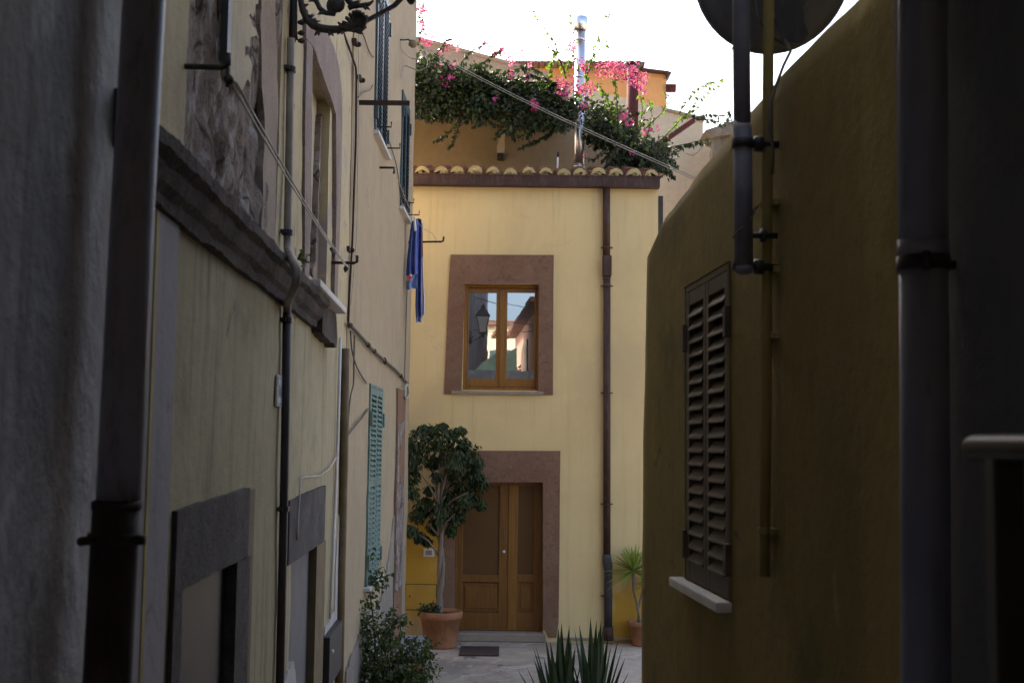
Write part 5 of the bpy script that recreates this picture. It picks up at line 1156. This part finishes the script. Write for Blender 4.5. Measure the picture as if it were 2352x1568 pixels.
# weed on the cornice
wd = MB(); c = WB.P(700, 595, .06)
for k in range(34): wd.leaf(c + rv() * .04, rv() + Vector((.2, -.2, .2)), rv(), .035, .02)
tag(wd.build('wall_weed', M['bush'], None, base=WB.P(700, 610, .03)), 'little weed sprouting from the wall beside the walled-up window', 'weed')

# ---- small things on the ground
q0, q1 = at_z(1058, 1485, .02), at_z(1146, 1501, .02)
s = MB(); yn, yf = at_z(1100, 1503, .02).y, at_z(1100, 1483, .02).y; s.abox(q0.x, q1.x, yn, yf, .004, .022)
tag(s.build('doormat', M['mat'], None, bevel=.006, base=(q0.x, yn, .004)), 'dark brown doormat on the paving before the wooden door', 'doormat')
sx0 = at_y(914, 1480, 14.6).x; zst = .27
A0, A1, A2, A3 = at_z(926, 1457, zst), at_z(977, 1459, zst), at_z(968, 1499, zst), at_z(906, 1497, zst)
s = MB(); s.hexa([Vector((p.x, p.y, zst - .05)) for p in (A0, A1, A2, A3)] + [Vector((p.x, p.y, zst)) for p in (A0, A1, A2, A3)])
stO = s.build('stone_bench', M['slate'], None, bevel=.006, base=(A3.x, A3.y, .004)); tag(stO, 'low bench with a grey slate top on bricks by the ficus pot', 'bench')
s = MB(); s.hexa([Vector((p.x * .99 - .01, p.y + .03, .004)) for p in (A0, A1, A2, A3)] + [Vector((p.x * .99 - .01, p.y + .03, zst - .052)) for p in (A0, A1, A2, A3)]); s.build('brick_base', M['brick'], stO)

# ================================================================== BEHIND THE CAMERA (what the window mirrors, what is added to shade the near walls)
ar = thing('overhead_shade', 'unseen slab added overhead to shade the near walls', 'light blocker', (0, -2, 4.3))
s = MB(); s.abox(-1.1, 1.4, -2.6, 3.4, 4.25, 4.5); s.build('shade_slab', M['greywall'], ar)  # overhead slab added to darken the walls near the camera
s = MB(); s.hexa([Vector(p) for p in ((-.8, 2.6, 4.504), (.02, 2.6, 4.504), (.02, 3.38, 4.504), (-.8, 3.38, 4.504), (-.62, 2.6, 4.72), (.02, 2.6, 5.12), (.02, 3.3, 5.12), (-.62, 3.3, 4.72))]); s.build('awning', M['mint'], ar)
ph = thing('pink_house', 'pink house with a tiled eave mirrored in the window', 'house', (2.5, -9, 0))
WP = Wall((.78, -2.8), (-.065, -1), 1); WP.n = Vector((-1, .065, 0)).normalized()
s = MB(); s.box(WP, 0, 14, 0, 6.95, -4, 0); s.build('wall', M['pink'], ph)
s = MB(); s.box(WP, 1.6, 4.6, 4.2, 4.3, .003, .75); s.build('balcony', M['weathered'], ph)
s = MB()
for k in range(26): s.tube([WP.p(1.65 + .115 * k, 4.3, .72), WP.p(1.65 + .115 * k, 5.1, .72)], .008, 5)
s.tube([WP.p(1.6, 5.1, .72), WP.p(4.6, 5.1, .72)], .016, 6); s.build('balcony_railing', M['black'], ph)
s = MB()
for k in range(9): cluster(s, WP.p(1.8 + .32 * k, 4.75 + .25 * math.sin(k * 2.1), .7), .26, 60, .09, .05)
s.build('balcony_plants', M['bush'], ph)
s = MB()
for x0_, z0_, x1_, z1_ in ((-1.2, 6.3, 1.3, 6.1), (-1.2, 5.9, 1.3, 6.0), (-1.2, 6.9, 1.2, 6.5)): s.tube([(x0_ + (x1_ - x0_) * k / 10, -.5, z0_ + (z1_ - z0_) * k / 10 - .12 * math.sin(math.pi * k / 10)) for k in range(11)], .010, 5)
s.build('cables', M['cable_dark'], ph)
s = MB(); s.box(WP, -.2, 14.2, 6.952, 7.1, -4.2, .4); s.build('roof', M['tile'], ph)
for q in (1.2, 6.0): s = MB(); s.box(WP, q, q + 1.1, 4.9, 6.3, .003, .06); s.build('shutter', M['teal'], ph)
ch = thing('cream_house', 'cream house mirrored low in the window', 'house', (-3, -24, 0))
s = MB(); s.abox(-7, 0, -30, -24, 0, 8.2); s.build('wall', M['cream'], ch)
for q in (-2.6, -1.5, -.7): s = MB(); s.abox(q, q + .6, -24.0, -23.95, 5.6, 7.0); s.build('shutter', M['teal'], ch)
s = MB(); s.abox(-7.2, .2, -30.2, -23.7, 8.202, 8.4); s.build('roof', M['tile'], ch)
